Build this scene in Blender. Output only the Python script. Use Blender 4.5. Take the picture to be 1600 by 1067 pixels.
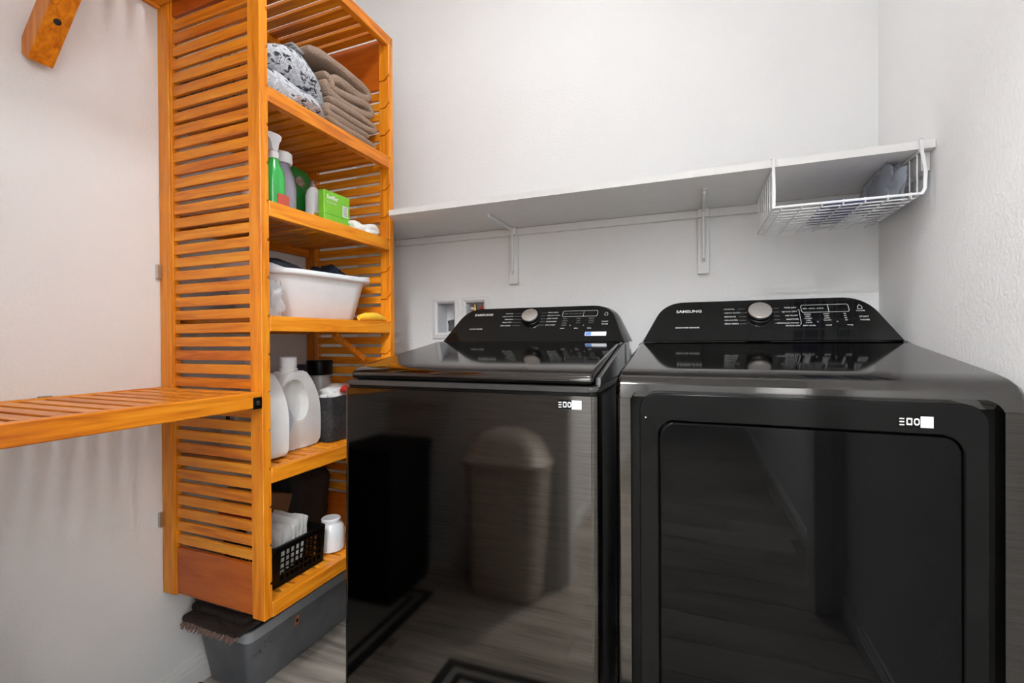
import bpy, bmesh, math, random
from mathutils import Vector, Matrix, noise
random.seed(7)
PI = math.pi
for o in list(bpy.data.objects): bpy.data.objects.remove(o, do_unlink=True)
S = bpy.context.scene
COL = S.collection

# ------------------------------------------------------------ camera, world, light, exposure
cam_d = bpy.data.cameras.new('camera'); cam = bpy.data.objects.new('camera', cam_d); COL.objects.link(cam)
cam_d.sensor_width = 36; cam_d.lens = 726.23/1600*36; cam_d.clip_start = .02
def set_cam(loc, yaw, pitch, roll):
    cy, sy, cp, sp = math.cos(yaw), math.sin(yaw), math.cos(pitch), math.sin(pitch)
    F = Vector((-sy*cp, cy*cp, sp)); R = Vector((cy, sy, 0)); U = R.cross(F)
    R2 = R*math.cos(roll)+U*math.sin(roll); U2 = -R*math.sin(roll)+U*math.cos(roll)
    m = Matrix((R2, U2, -F)).transposed().to_4x4(); m.translation = loc
    cam.matrix_world = m
set_cam(Vector((1.469, -1.7507, 1.075)), .378, -.0052, -.0066)
S.camera = cam
S.view_settings.view_transform = 'Standard'; S.view_settings.look = 'None'
S.view_settings.gamma = 1; S.view_settings.use_curve_mapping = False
S.view_settings.exposure = 0.34
w = bpy.data.worlds.new('world'); S.world = w; w.use_nodes = True
w.node_tree.nodes['Background'].inputs[0].default_value = (.9, .92, 1, 1)
w.node_tree.nodes['Background'].inputs[1].default_value = .02
LAUNDRY_LAMP = 51.0      # emission of the laundry ceiling lamp's diffuser
HALL_FILL = 360.0         # emission of the unseen hallway lamp, added as front fill

# ------------------------------------------------------------ helpers
ROOT = {}
def link(o): COL.objects.link(o); return o
def tag(o, label=None, cat=None, group=None, kind=None):
    if label: o['label'] = label
    if cat: o['category'] = cat
    if group: o['group'] = group
    if kind: o['kind'] = kind
    return o
def thing(name, label, cat, loc, group=None):
    o = link(bpy.data.objects.new(name, None)); o.location = loc; o.empty_display_size = .05
    ROOT[o.name] = Vector(loc)
    return tag(o, label, cat, group)
def root_of(o):
    while o.parent: o = o.parent
    return ROOT.get(o.name, Vector((0, 0, 0)))
def finish_mesh(name, bm, mats, smooth=None, recalc=True):
    if recalc: bmesh.ops.recalc_face_normals(bm, faces=bm.faces[:])
    me = bpy.data.meshes.new(name); bm.to_mesh(me); bm.free()
    for m in (mats if isinstance(mats, (list, tuple)) else [mats]): me.materials.append(m)
    if smooth is not None:
        me.shade_smooth()
        if smooth < 179: me.set_sharp_from_angle(angle=math.radians(smooth))
    return me
def obj(name, bm, mat, parent=None, smooth=35, label=None, loc=None):
    """World-space bmesh -> one object.  A child is stored relative to its thing's base."""
    if parent is not None:
        off = root_of(parent); bmesh.ops.translate(bm, verts=bm.verts[:], vec=-off)
    elif loc is not None:
        bmesh.ops.translate(bm, verts=bm.verts[:], vec=-Vector(loc))
    o = link(bpy.data.objects.new(name, finish_mesh(name, bm, mat, smooth)))
    if parent is not None: o.parent = parent
    elif loc is not None: o.location = loc; ROOT[o.name] = Vector(loc)
    if label: o['label'] = label
    return o
def inst(name, me, parent, pos, label=None, rot=None):
    """Shared-mesh piece at a world position."""
    o = link(bpy.data.objects.new(name, me)); o.parent = parent
    o.location = Vector(pos)-root_of(parent)
    if rot: o.rotation_euler = rot
    if label: o['label'] = label
    return o
def struct(name, bm, mat, smooth=None):
    o = obj(name, bm, mat, None, smooth); o['kind'] = 'structure'; return o
def B(): return bmesh.new()
def box(bm, x0, x1, y0, y1, z0, z1, bev=0, seg=1, mi=0):
    g = bmesh.ops.create_cube(bm, size=1)
    vs = g['verts']
    bmesh.ops.scale(bm, vec=(abs(x1-x0), abs(y1-y0), abs(z1-z0)), verts=vs)
    bmesh.ops.translate(bm, vec=((x0+x1)/2, (y0+y1)/2, (z0+z1)/2), verts=vs)
    fs = {f for v in vs for f in v.link_faces}
    if bev:
        es = {e for v in vs for e in v.link_edges}
        r = bmesh.ops.bevel(bm, geom=list(es), offset=bev, segments=seg, profile=.5, affect='EDGES')
        fs = set(r['faces']) | {f for f in fs if f.is_valid}
    if mi:
        for f in fs:
            if f.is_valid: f.material_index = mi
    return bm
def prism(bm, pts, axis, a, b):
    """Extrude a 2D polygon along an axis.  axis x: pts=(y,z); y: pts=(x,z); z: pts=(x,y)."""
    def v3(p, t): return {'x': (t, p[0], p[1]), 'y': (p[0], t, p[1]), 'z': (p[0], p[1], t)}[axis]
    A = [bm.verts.new(v3(p, a)) for p in pts]; C = [bm.verts.new(v3(p, b)) for p in pts]
    n = len(pts)
    fs = [bm.faces.new(A), bm.faces.new(C[::-1])]
    for i in range(n): fs.append(bm.faces.new((A[i], C[i], C[(i+1) % n], A[(i+1) % n])))
    return A, C, fs
def bevel_caps(bm, A, C, w, seg=2):
    n = len(A); es = []
    for L in (A, C):
        for i in range(n):
            e = bm.edges.get((L[i], L[(i+1) % n]))
            if e: es.append(e)
    bmesh.ops.bevel(bm, geom=es, offset=w, segments=seg, profile=.5, affect='EDGES', clamp_overlap=True)
def rrect(x0, x1, y0, y1, r, n=5):
    rs = r if isinstance(r, (list, tuple)) else [r]*4       # corners: (x0,y0),(x1,y0),(x1,y1),(x0,y1)
    cs = [(x0+rs[0], y0+rs[0], PI, rs[0]), (x1-rs[1], y0+rs[1], 1.5*PI, rs[1]), (x1-rs[2], y1-rs[2], 0, rs[2]), (x0+rs[3], y1-rs[3], .5*PI, rs[3])]
    out = []
    for cx, cy, a, rr in cs:
        if rr <= 1e-6: out.append((cx, cy)); continue
        for i in range(n+1):
            t = a+i/n*PI/2; out.append((cx+rr*math.cos(t), cy+rr*math.sin(t)))
    return out
def loft(bm, loops, cap0=True, cap1=True):
    L = [[bm.verts.new(p) for p in lp] for lp in loops]
    n = len(L[0])
    for a, b in zip(L, L[1:]):
        for i in range(n): bm.faces.new((a[i], a[(i+1) % n], b[(i+1) % n], b[i]))
    if cap0: bm.faces.new(L[0][::-1])
    if cap1: bm.faces.new(L[-1])
    return L
def lathe(bm, prof, c, n=24, sx=1, sy=1):
    """prof: (r,z) from bottom to top."""
    lp = [[(c[0]+r*sx*math.cos(2*PI*i/n), c[1]+r*sy*math.sin(2*PI*i/n), c[2]+z) for i in range(n)] for r, z in prof]
    return loft(bm, lp)
def tube(bm, path, r, n=6, closed=False):
    P = [Vector(p) for p in path]; N = len(P); rings = []
    for i, p in enumerate(P):
        if closed: d = P[(i+1) % N]-P[i-1]
        else: d = P[min(i+1, N-1)]-P[max(i-1, 0)]
        d.normalize()
        up = Vector((0, 0, 1)) if abs(d.z) < .9 else Vector((1, 0, 0))
        a = d.cross(up).normalized(); b = d.cross(a)
        rr = r[i] if isinstance(r, (list, tuple)) else r
        rings.append([bm.verts.new(p+a*(rr*math.cos(2*PI*k/n))+b*(rr*math.sin(2*PI*k/n))) for k in range(n)])
    m = N if closed else N-1
    for i in range(m):
        A, C = rings[i], rings[(i+1) % N]
        for k in range(n): bm.faces.new((A[k], A[(k+1) % n], C[(k+1) % n], C[k]))
    if not closed: bm.faces.new(rings[0][::-1]); bm.faces.new(rings[-1])
    return bm
def blob(bm, c, r, amp=.15, seed=0, freq=1.5, sub=4, zmin=None, power=1.0, fine=0):
    g = bmesh.ops.create_icosphere(bm, subdivisions=sub, radius=1)
    for v in g['verts']:
        p = v.co.copy()
        if power != 1: p = Vector([math.copysign(abs(q)**power, q) for q in p])
        q = v.co*freq+Vector((seed*3.1, seed*1.7, seed*.9))
        k = 1+amp*noise.noise(q)*2
        if fine: k += fine*abs(noise.noise(q*3.3))
        p = Vector((p.x*r[0], p.y*r[1], p.z*r[2]))*k+Vector(c)
        if zmin is not None and p.z < zmin: p.z = zmin
        v.co = p
    return bm
def jitter(bm, amp, freq, seed=0):
    for v in bm.verts:
        q = v.co*freq+Vector((seed*2.3, seed*5.1, 0))
        v.co += Vector(noise.noise_vector(q))*amp
def curve_mesh(name, splines, extrude, bevel, mat, parent, M, smooth=50, res=3, label=None):
    """Filled 2D curve (outline and holes) with rounded edges, placed by matrix M (world)."""
    cu = bpy.data.curves.new(name, 'CURVE'); cu.dimensions = '2D'; cu.fill_mode = 'BOTH'
    cu.extrude = extrude; cu.bevel_depth = bevel; cu.bevel_resolution = res; cu.offset = -bevel
    for pts in splines:
        s = cu.splines.new('POLY'); s.points.add(len(pts)-1); s.use_cyclic_u = True
        for p, q in zip(s.points, pts): p.co = (q[0], q[1], 0, 1)
    tmp = bpy.data.objects.new('tmp', cu); COL.objects.link(tmp)
    bpy.context.view_layer.update()
    me = bpy.data.meshes.new_from_object(tmp.evaluated_get(bpy.context.evaluated_depsgraph_get()))
    bpy.data.objects.remove(tmp)
    bm = B(); bm.from_mesh(me); bpy.data.meshes.remove(me)
    bmesh.ops.remove_doubles(bm, verts=bm.verts[:], dist=1e-5)
    bm.transform(M)
    return obj(name, bm, mat, parent, smooth, label)
def weighted(o):
    m = o.modifiers.new('even_faces', 'WEIGHTED_NORMAL'); m.mode = 'FACE_AREA'; m.weight = 100; m.keep_sharp = True
    return o
def text(name, s, size, M, mat, parent, align='LEFT', xs=1.0, bold=0.0, label=None, shear=0):
    cu = bpy.data.curves.new(name, 'FONT'); cu.body = s; cu.size = size; cu.align_x = align; cu.align_y = 'CENTER'
    cu.offset = bold; cu.extrude = .0002; cu.resolution_u = 2; cu.shear = shear
    tmp = bpy.data.objects.new('tmp', cu); COL.objects.link(tmp); bpy.context.view_layer.update()
    me = bpy.data.meshes.new_from_object(tmp.evaluated_get(bpy.context.evaluated_depsgraph_get()))
    bpy.data.objects.remove(tmp)
    bm = B(); bm.from_mesh(me); bpy.data.meshes.remove(me)
    bm.transform(M @ Matrix.Diagonal((xs, 1, 1, 1)))
    return obj(name, bm, mat, parent, None, label)
def smooth_poly(pts, it=2):
    for _ in range(it):
        out = []
        n = len(pts)
        for i in range(n):
            a, b = pts[i], pts[(i+1) % n]
            out += [(a[0]*.75+b[0]*.25, a[1]*.75+b[1]*.25), (a[0]*.25+b[0]*.75, a[1]*.25+b[1]*.75)]
        pts = out
    return pts

# ------------------------------------------------------------ materials
def newmat(name):
    m = bpy.data.materials.new(name); m.use_nodes = True
    nt = m.node_tree; return m, nt, nt.nodes['Principled BSDF']
def setp(p, **k):
    for n, v in k.items():
        p.inputs[n.replace('_', ' ')].default_value = v
def N(nt, t, **k):
    n = nt.nodes.new(t)
    for a, v in k.items():
        if hasattr(n, a): setattr(n, a, v)
        else: n.inputs[a].default_value = v
    return n
def coords(nt, scale=(1, 1, 1), kind='Object', offset_random=False):
    tc = N(nt, 'ShaderNodeTexCoord'); mp = N(nt, 'ShaderNodeMapping'); mp.inputs['Scale'].default_value = scale
    nt.links.new(tc.outputs[kind], mp.inputs['Vector'])
    if offset_random:
        oi = N(nt, 'ShaderNodeObjectInfo'); mu = N(nt, 'ShaderNodeMath', operation='MULTIPLY'); mu.inputs[1].default_value = 37.0
        nt.links.new(oi.outputs['Random'], mu.inputs[0]); nt.links.new(mu.outputs[0], mp.inputs['Location'])
    return mp.outputs[0]
def ramp(nt, fac, stops):
    r = N(nt, 'ShaderNodeValToRGB'); cr = r.color_ramp
    while len(cr.elements) < len(stops): cr.elements.new(.5)
    for e, (p, c) in zip(cr.elements, stops): e.position = p; e.color = (*c, 1)
    nt.links.new(fac, r.inputs[0]); return r.outputs[0]
def bump(nt, p, h, strength, dist=.01):
    b = N(nt, 'ShaderNodeBump'); b.inputs['Strength'].default_value = strength; b.inputs['Distance'].default_value = dist
    nt.links.new(h, b.inputs['Height']); nt.links.new(b.outputs[0], p.inputs['Normal'])
def plain(name, col, rough=.5, metallic=0, bumpy=0, spec=.5, var=.06, coat=0, nscale=30):
    m, nt, p = newmat(name); setp(p, Roughness=rough, Metallic=metallic, Coat_Weight=coat)
    p.inputs['Specular IOR Level'].default_value = spec
    n = N(nt, 'ShaderNodeTexNoise'); n.inputs['Scale'].default_value = nscale; n.inputs['Detail'].default_value = 3
    nt.links.new(coords(nt), n.inputs['Vector'])
    lo = tuple(c*(1-var) for c in col); hi = tuple(min(1, c*(1+var)) for c in col)
    nt.links.new(ramp(nt, n.outputs[0], [(.3, lo), (.7, hi)]), p.inputs['Base Color'])
    if bumpy: bump(nt, p, n.outputs[0], bumpy)
    return m
def wood(name, scale, cols, rough=.32):
    m, nt, p = newmat(name); setp(p, Roughness=rough); p.inputs['Specular IOR Level'].default_value = .35
    c = coords(nt, scale, 'Object', True)
    n1 = N(nt, 'ShaderNodeTexNoise'); n1.inputs['Scale'].default_value = 1; n1.inputs['Detail'].default_value = 5; n1.inputs['Distortion'].default_value = .7
    nt.links.new(c, n1.inputs['Vector'])
    oi = N(nt, 'ShaderNodeObjectInfo'); a = N(nt, 'ShaderNodeMath', operation='MULTIPLY_ADD'); a.inputs[1].default_value = .22
    nt.links.new(oi.outputs['Random'], a.inputs[0]); nt.links.new(n1.outputs[0], a.inputs[2])
    nt.links.new(ramp(nt, a.outputs[0], [(.35, cols[0]), (.6, cols[1]), (.85, cols[2])]), p.inputs['Base Color'])
    bump(nt, p, n1.outputs[0], .06, .002)
    return m
WC = [(.53, .122, .006), (.76, .238, .010), (.88, .35, .024)]
wood_x = wood('honey_wood_grain_x', (5, 70, 70), WC)
wood_y = wood('honey_wood_grain_y', (70, 5, 70), WC)
wood_z = wood('honey_wood_grain_z', (70, 70, 5), WC)

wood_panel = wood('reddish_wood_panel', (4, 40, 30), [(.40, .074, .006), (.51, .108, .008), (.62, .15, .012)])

def wall_mat(name, col):
    m, nt, p = newmat(name); setp(p, Roughness=.6); p.inputs['Specular IOR Level'].default_value = .3
    n = N(nt, 'ShaderNodeTexNoise'); n.inputs['Scale'].default_value = 110; n.inputs['Detail'].default_value = 3; n.inputs['Roughness'].default_value = .55
    nt.links.new(coords(nt), n.inputs['Vector'])
    n2 = N(nt, 'ShaderNodeTexNoise'); n2.inputs['Scale'].default_value = 2.5; n2.inputs['Detail'].default_value = 4
    nt.links.new(coords(nt), n2.inputs['Vector'])
    nt.links.new(ramp(nt, n2.outputs[0], [(.3, tuple(c*.97 for c in col)), (.7, col)]), p.inputs['Base Color'])
    r = ramp(nt, n.outputs[0], [(.4, (0, 0, 0)), (.62, (1, 1, 1))])
    bump(nt, p, r, .14, .004)
    return m
M_wall = wall_mat('textured_wall_paint', (.875, .87, .865))
M_ceil = wall_mat('ceiling_paint', (.89, .89, .89))
M_trim = plain('white_trim_paint', (.80, .795, .79), .35, var=.02)
M_shelfwhite = plain('white_melamine', (.80, .79, .78), .4, var=.02)
M_wire = plain('white_coated_wire', (.82, .82, .84), .35, var=.02)

def steel(name):
    m, nt, p = newmat(name); setp(p, Metallic=1.0, Roughness=.07)
    n = N(nt, 'ShaderNodeTexNoise'); n.inputs['Scale'].default_value = 1; n.inputs['Detail'].default_value = 4; n.inputs['Roughness'].default_value = .7
    nt.links.new(coords(nt, (7, 7, 520)), n.inputs['Vector'])
    nt.links.new(ramp(nt, n.outputs[0], [(.3, (.070, .066, .061)), (.7, (.125, .118, .110))]), p.inputs['Base Color'])
    nt.links.new(ramp(nt, n.outputs[0], [(.3, (.045,)*3), (.7, (.085,)*3)]), p.inputs['Roughness'])
    bump(nt, p, n.outputs[0], .012, .001)
    return m
M_steel = steel('brushed_black_stainless')
M_gloss = plain('gloss_black_plastic', (.006, .006, .006), .06, spec=.5, var=.1)
M_lid = plain('black_stainless_top', (.115, .111, .108), .07, metallic=1, var=.05)
M_door = plain('gloss_dark_door', (.0065, .0064, .0062), .12, spec=.11, var=.1)
M_glass = plain('black_door_glass', (.0022, .0022, .0024), .03, spec=.15, var=.1)
M_black = plain('matte_black_plastic', (.0025, .0025, .0025), .35, spec=.2)
M_graypl = plain('dark_grey_enamel', (.035, .034, .033), .22, spec=.5)
M_print = plain('pale_grey_print', (.62, .62, .61), .5, var=.02)
M_printdim = plain('dim_grey_print', (.22, .22, .22), .5, var=.02)
M_label = plain('white_sticker', (.85, .86, .88), .4, var=.02)
M_blue = plain('blue_print', (.10, .22, .55), .4, var=.02)
M_chrome = plain('brushed_chrome', (.86, .81, .77), .34, metallic=1, var=.05)
M_nickel = plain('nickel_clip', (.55, .53, .50), .35, metallic=1)
M_brass = plain('brass_valve', (.65, .40, .14), .3, metallic=1)
M_red = plain('red_plastic', (.55, .03, .02), .4)
M_hose = plain('grey_hose_rubber', (.10, .10, .105), .5)
M_whitepl = plain('white_plastic', (.80, .80, .82), .32, var=.02)
M_jug = plain('white_jug_plastic', (.80, .80, .79), .38, var=.02)
M_green = plain('green_plastic', (.03, .42, .07), .25, coat=.4)
M_pouch = plain('dark_green_pouch_film', (.008, .14, .018), .3, bumpy=.1)
M_lime = plain('lime_carton', (.20, .55, .03), .45)
M_clear = plain('lavender_liquid_bottle', (.30, .28, .36), .12, coat=.5)
M_navy = plain('navy_fabric', (.015, .022, .05), .9, bumpy=.4, var=.3, nscale=200)
M_slate = plain('slate_blue_fabric', (.045, .06, .085), .9, bumpy=.4, var=.25, nscale=200)
M_towel = plain('taupe_towel', (.36, .25, .185), .95, bumpy=.6, var=.22, nscale=260)
M_lin = plain('grey_lining', (.30, .29, .29), .95, bumpy=.4, var=.2, nscale=200)
M_rag = plain('white_cotton', (.82, .81, .79), .9, bumpy=.3, var=.05, nscale=120)
M_yellow = plain('yellow_microfibre', (.85, .50, .03), .85, bumpy=.4, nscale=160)
M_blackfab = plain('black_fabric', (.018, .018, .020), .75, bumpy=.5, var=.4, nscale=90)
M_brownfab = plain('dark_brown_fleece', (.030, .018, .014), .95, bumpy=.7, var=.5, nscale=180)
M_fringe = plain('pale_brown_fringe', (.22, .14, .115), .95, bumpy=.6, var=.4, nscale=150)
M_cardbd = plain('brown_carton', (.28, .15, .08), .6)
M_paper = plain('white_paper', (.78, .78, .76), .7, var=.06, nscale=60)
M_orange = plain('orange_label', (.62, .16, .04), .5)
M_packblue = plain('periwinkle_packaging', (.09, .11, .30), .3, bumpy=.2, var=.35, nscale=25)
M_bin = plain('taupe_bin_plastic', (.78, .70, .62), .45)
M_hamper = plain('black_hamper_fabric', (.008, .008, .009), .9, bumpy=.3)
M_matgrey = plain('grey_mat_pile', (.22, .21, .20), .95, bumpy=.5, var=.25, nscale=300)
M_matblack = plain('black_mat_border', (.012, .012, .012), .95, bumpy=.4, nscale=300)

def pattern_mat():
    m, nt, p = newmat('floral_print_fleece'); setp(p, Roughness=.95)
    v = N(nt, 'ShaderNodeTexVoronoi'); v.inputs['Scale'].default_value = 42; v.inputs['Randomness'].default_value = 1
    c = coords(nt, (1.6, .8, 1.2)); nt.links.new(c, v.inputs['Vector'])
    n = N(nt, 'ShaderNodeTexNoise'); n.inputs['Scale'].default_value = 62; n.inputs['Detail'].default_value = 3; n.inputs['Distortion'].default_value = 1.5
    nt.links.new(c, n.inputs['Vector'])
    a = N(nt, 'ShaderNodeMath', operation='MULTIPLY_ADD'); a.inputs[1].default_value = .45; nt.links.new(v.outputs['Distance'], a.inputs[0]); nt.links.new(n.outputs[0], a.inputs[2])
    nt.links.new(ramp(nt, a.outputs[0], [(.53, (.012, .013, .018)), (.61, (.09, .10, .13)), (.67, (.36, .37, .41)), (.74, (.70, .70, .72)), (.86, (.40, .41, .45))]), p.inputs['Base Color'])
    bump(nt, p, n.outputs[0], .25, .004)
    return m
M_floral = pattern_mat()
def film(name, col, alpha, rough=.15):
    m, nt, p = newmat(name); setp(p, Roughness=rough, Alpha=alpha)
    n = N(nt, 'ShaderNodeTexNoise'); n.inputs['Scale'].default_value = 18; n.inputs['Detail'].default_value = 4
    nt.links.new(coords(nt), n.inputs['Vector'])
    nt.links.new(ramp(nt, n.outputs[0], [(.35, tuple(c*.85 for c in col)), (.65, col)]), p.inputs['Base Color'])
    bump(nt, p, n.outputs[0], .1, .01)
    return m
M_film = film('clear_plastic_film', (.72, .75, .78), .38)
M_rimfilm = film('clear_rim_plastic', (.50, .52, .54), .7, .25)
M_bagfilm = film('grey_plastic_film', (.42, .46, .54), .62)
M_tote = film('smoky_clear_plastic', (.25, .26, .28), .55, .3)

def plank_mat():
    m, nt, p = newmat('grey_oak_vinyl'); setp(p, Roughness=.42)
    n = N(nt, 'ShaderNodeTexNoise'); n.inputs['Scale'].default_value = 1; n.inputs['Detail'].default_value = 6; n.inputs['Distortion'].default_value = .6
    nt.links.new(coords(nt, (2.2, 26, 26), 'Object', True), n.inputs['Vector'])
    oi = N(nt, 'ShaderNodeObjectInfo'); a = N(nt, 'ShaderNodeMath', operation='MULTIPLY_ADD'); a.inputs[1].default_value = .16
    nt.links.new(oi.outputs['Random'], a.inputs[0]); nt.links.new(n.outputs[0], a.inputs[2])
    nt.links.new(ramp(nt, a.outputs[0], [(.35, (.15, .13, .11)), (.55, (.34, .30, .26)), (.8, (.56, .51, .45))]), p.inputs['Base Color'])
    bump(nt, p, n.outputs[0], .08, .002)
    return m
M_plank = plank_mat()
def emit(name, col, s):
    m, nt, p = newmat(name); setp(p, Roughness=.5)
    p.inputs['Base Color'].default_value = (.8, .8, .8, 1)
    p.inputs['Emission Color'].default_value = (*col, 1); p.inputs['Emission Strength'].default_value = s
    return m

# ------------------------------------------------------------ room shell
W, H = 1.992, 2.72
YF, YF2 = -1.80, -1.92            # the doorway wall behind the camera
HX0, HY = .86, -6.0              # hallway
bm = B(); box(bm, -.1, W+.1, -1.92, .1, -.1, -.006); box(bm, HX0-.1, W+.1, HY-.1, -1.92, -.1, -.006)
floor = struct('floor', bm, M_black)
me_cache = {}
def plank(x0, x1, y0, y1):
    k = round(x1-x0, 3)
    key = (k, round(y1-y0, 3))
    if key not in me_cache:
        b = B(); box(b, -(x1-x0)/2+.0008, (x1-x0)/2-.0008, -(y1-y0)/2+.0008, (y1-y0)/2-.0008, -.006, 0, .0007)
        me_cache[key] = finish_mesh('plank', b, M_plank)
    inst('plank', me_cache[key], floor, ((x0+x1)/2, (y0+y1)/2, 0))
PW = .18; row = 0; y = 0.0
while y > HY:
    y1 = max(y-PW, HY); xl = 0.0 if y1 > -1.95 else HX0
    x = xl-random.choice((.15, .45, .75, 1.05))
    while x < W:
        a, b_ = max(x, xl), min(x+1.22, W)
        if b_-a > .02: plank(a, b_, y1, y)
        x += 1.22
    y = y1; row += 1

bm = B(); box(bm, -.1, W+.1, YF2, .1, H, H+.1); box(bm, HX0-.1, W+.1, HY-.1, YF2, H, H+.1); struct('ceiling', bm, M_ceil)
bm = B(); box(bm, -.1, 0, YF2, .1, 0, H); struct('wall_left', bm, M_wall)
bm = B(); box(bm, W, W+.1, HY-.1, .1, 0, H); struct('wall_right', bm, M_wall)
# back wall with the two openings of the supply box
bm = B()
xs = [0, .428, .512, .566, .652, W]; zs = [0, 1.102, 1.232, H]
for i in range(5):
    for j in range(3):
        if j == 1 and i in (1, 3): continue
        box(bm, xs[i], xs[i+1], 0, .1, zs[j], zs[j+1])
bmesh.ops.remove_doubles(bm, verts=bm.verts[:], dist=1e-5)
struct('wall_back', bm, M_wall)
DX0, DX1, DZ = .97, 1.89, 2.23
bm = B(); box(bm, 0, DX0, YF2, YF, 0, H); box(bm, DX1, W, YF2, YF, 0, H); box(bm, DX0, DX1, YF2, YF, DZ, H); struct('wall_front', bm, M_wall)
bm = B(); box(bm, HX0-.1, HX0, HY, YF2, 0, H); struct('wall_hall_left', bm, M_wall)
bm = B(); box(bm, HX0-.1, W, HY-.1, HY, 0, H); struct('wall_hall_end', bm, M_wall)
def casing(name, x0, x1, z0, z1, y0, y1):
    bm = B(); box(bm, x0, x1, y0, y1, z0, z1, .003); return struct(name, bm, M_trim)
casing('trim_1', DX0-.06, DX0, 0, DZ+.06, YF, YF+.014)
casing('trim_2', DX1, DX1+.06, 0, DZ+.06, YF, YF+.014)
casing('trim_3', DX0, DX1, DZ, DZ+.06, YF, YF+.014)
def baseb(name, axis, a, b, at, sgn):
    prof = [(0, 0), (.014, 0), (.014, .052), (.0105, .056), (.0105, .066), (.007, .070), (.006, .083), (0, .083)]
    bm = B()
    if axis == 'y': prism(bm, [(at+sgn*p, z) for p, z in prof], 'y', a, b)
    else: prism(bm, [(at+sgn*p, z) for p, z in prof], 'x', a, b)
    struct(name, bm, M_trim)
baseb('baseboard_left', 'y', YF, 0, 0, 1)
baseb('baseboard_right', 'y', HY, 0, W, -1)
baseb('baseboard_back', 'x', .015, W-.015, 0, -1)
baseb('baseboard_front', 'x', .015, DX0-.062, YF, 1)
baseb('baseboard_hall_left', 'y', HY, YF2, HX0, 1)

# ceiling lamps (out of frame, they light the room; the hallway one is added fill)
def lamp(loc, label, strength, r=.16):
    t = thing('ceiling_light', label, 'lamp', loc)
    bm = B(); lathe(bm, [(r*.9, -.022), (r*1.06, -.018), (r*1.06, 0)], loc, 32); obj('lamp_base', bm, M_trim, t)
    bm = B(); lathe(bm, [(.01, -.085), (r*.35, -.080), (r*.7, -.063), (r*.92, -.04), (r*.98, -.023)], loc, 32)
    obj('diffuser', bm, emit('lamp_glow', (.95, .98, 1.0), strength), t, 60)
lamp((1.02, -.93, H-.001), 'white dome lamp on the laundry room ceiling', LAUNDRY_LAMP, .12)
lamp((1.50, -2.75, H-.001), 'unseen white dome fill lamp added on the hallway ceiling', HALL_FILL)

# ------------------------------------------------------------ cedar shelving tower
Yn, Yf, D, Zb, Zt = -.8603, -.2827, .4099, .3346, 2.2066
T = thing('shelving_tower', 'tall honey-coloured wooden shelving tower with louvered sides on the left wall', 'shelf unit', (0, Yn, Zb))
TP = .026
def slot_post(name, ya, yb, inner):
    bm = B(); box(bm, .366, D, ya, yb, Zb, Zt, .0015)
    o = obj(name, bm, wood_z, T, 30)
    cut = B()
    for k in range(-14, 4):
        z = 1.736+.102*k
        if not Zb+.03 < z < Zt-.09: continue
        h = .0028
        pts = [(.355, z-h), (.3935, z-h), (.413, z+.020-h*1.4), (.413, z+.020+h*1.4), (.391, z+h), (.355, z+h)]
        if inner > 0: prism(cut, pts, 'y', yb-.007, yb+.01)
        else: prism(cut, pts, 'y', ya-.01, ya+.007)
    bmesh.ops.translate(cut, verts=cut.verts[:], vec=-root_of(T))
    co = link(bpy.data.objects.new('cutter', finish_mesh('cutter', cut, wood_z))); co.parent = T
    md = o.modifiers.new('slots', 'BOOLEAN'); md.object = co; md.operation = 'DIFFERENCE'; md.solver = 'EXACT'
    bpy.context.view_layer.update()
    me = bpy.data.meshes.new_from_object(o.evaluated_get(bpy.context.evaluated_depsgraph_get()))
    o.modifiers.clear(); o.data = me; bpy.data.objects.remove(co)
    return o
slot_post('post', Yn, Yn+TP, 1); slot_post('post', Yf-TP, Yf, -1)
for ya, yb in ((Yn, Yn+TP), (Yf-TP, Yf)):
    bm = B(); box(bm, .001, .048, ya, yb, Zb, Zt, .0015); obj('post', bm, wood_z, T, 30)
    bm = B(); box(bm, .048, .0555, ya+.003, yb-.003, Zb, Zt, .001); obj('bead', bm, wood_z, T, 30)
SP = .0383; SH = .0272
b = B(); box(b, -.1552, .1552, -.006, .006, -SH/2, SH/2, .0015); me_slat = finish_mesh('slat', b, wood_x)
for yc in (Yn+.013, Yf-.013):
    for k in range(-22, 18):
        inst('slat', me_slat, T, (.2108, yc, 1.322+SP*(k+.5)))
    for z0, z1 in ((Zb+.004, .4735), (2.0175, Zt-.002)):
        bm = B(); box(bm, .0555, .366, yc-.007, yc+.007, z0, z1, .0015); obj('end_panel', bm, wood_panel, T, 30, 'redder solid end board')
RH = .0415
b = B(); box(b, -.1855, .1855, -.0165, .0165, -.006, .006, .0012); me_sslat = finish_mesh('slat', b, wood_x)
SHELF_Z = dict(A=1.7558, B=1.45, C=1.1417, D=.7336, E=.3735)
def tower_shelf(z, top=False):
    ya, yb = Yn+TP+.001, Yf-TP-.001
    h = .036 if top else RH
    bm = B(); box(bm, .386, D, (Yn if top else ya), (Yf if top else yb), z-h, z, .0015)
    sh = obj('shelf', bm, wood_y, T, 30)
    bm = B(); box(bm, .003, .022, ya, yb, z-h, z-.003, .0015); obj('back_rail', bm, wood_y, sh, 30)
    n = 11; p = (yb-ya-.01)/n
    for i in range(n):
        inst('slat', me_sslat if not top else me_tslat, sh, (.2045, ya+.005+p*(i+.5), z-.0075))
b = B(); box(b, -.1815, .1815, -.017, .017, -.006, .006, .0012); me_tslat = finish_mesh('slat', b, wood_x)
for z in SHELF_Z.values(): tower_shelf(z)
tower_shelf(Zt+.0005, True)
for z in (1.279, .552):
    bm = B(); box(bm, .0005, .011, Yn-.012, Yn-.0002, z-.021, z+.021, .001); obj('wall_clip', bm, M_nickel, T, label='small nickel wall clip')
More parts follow.
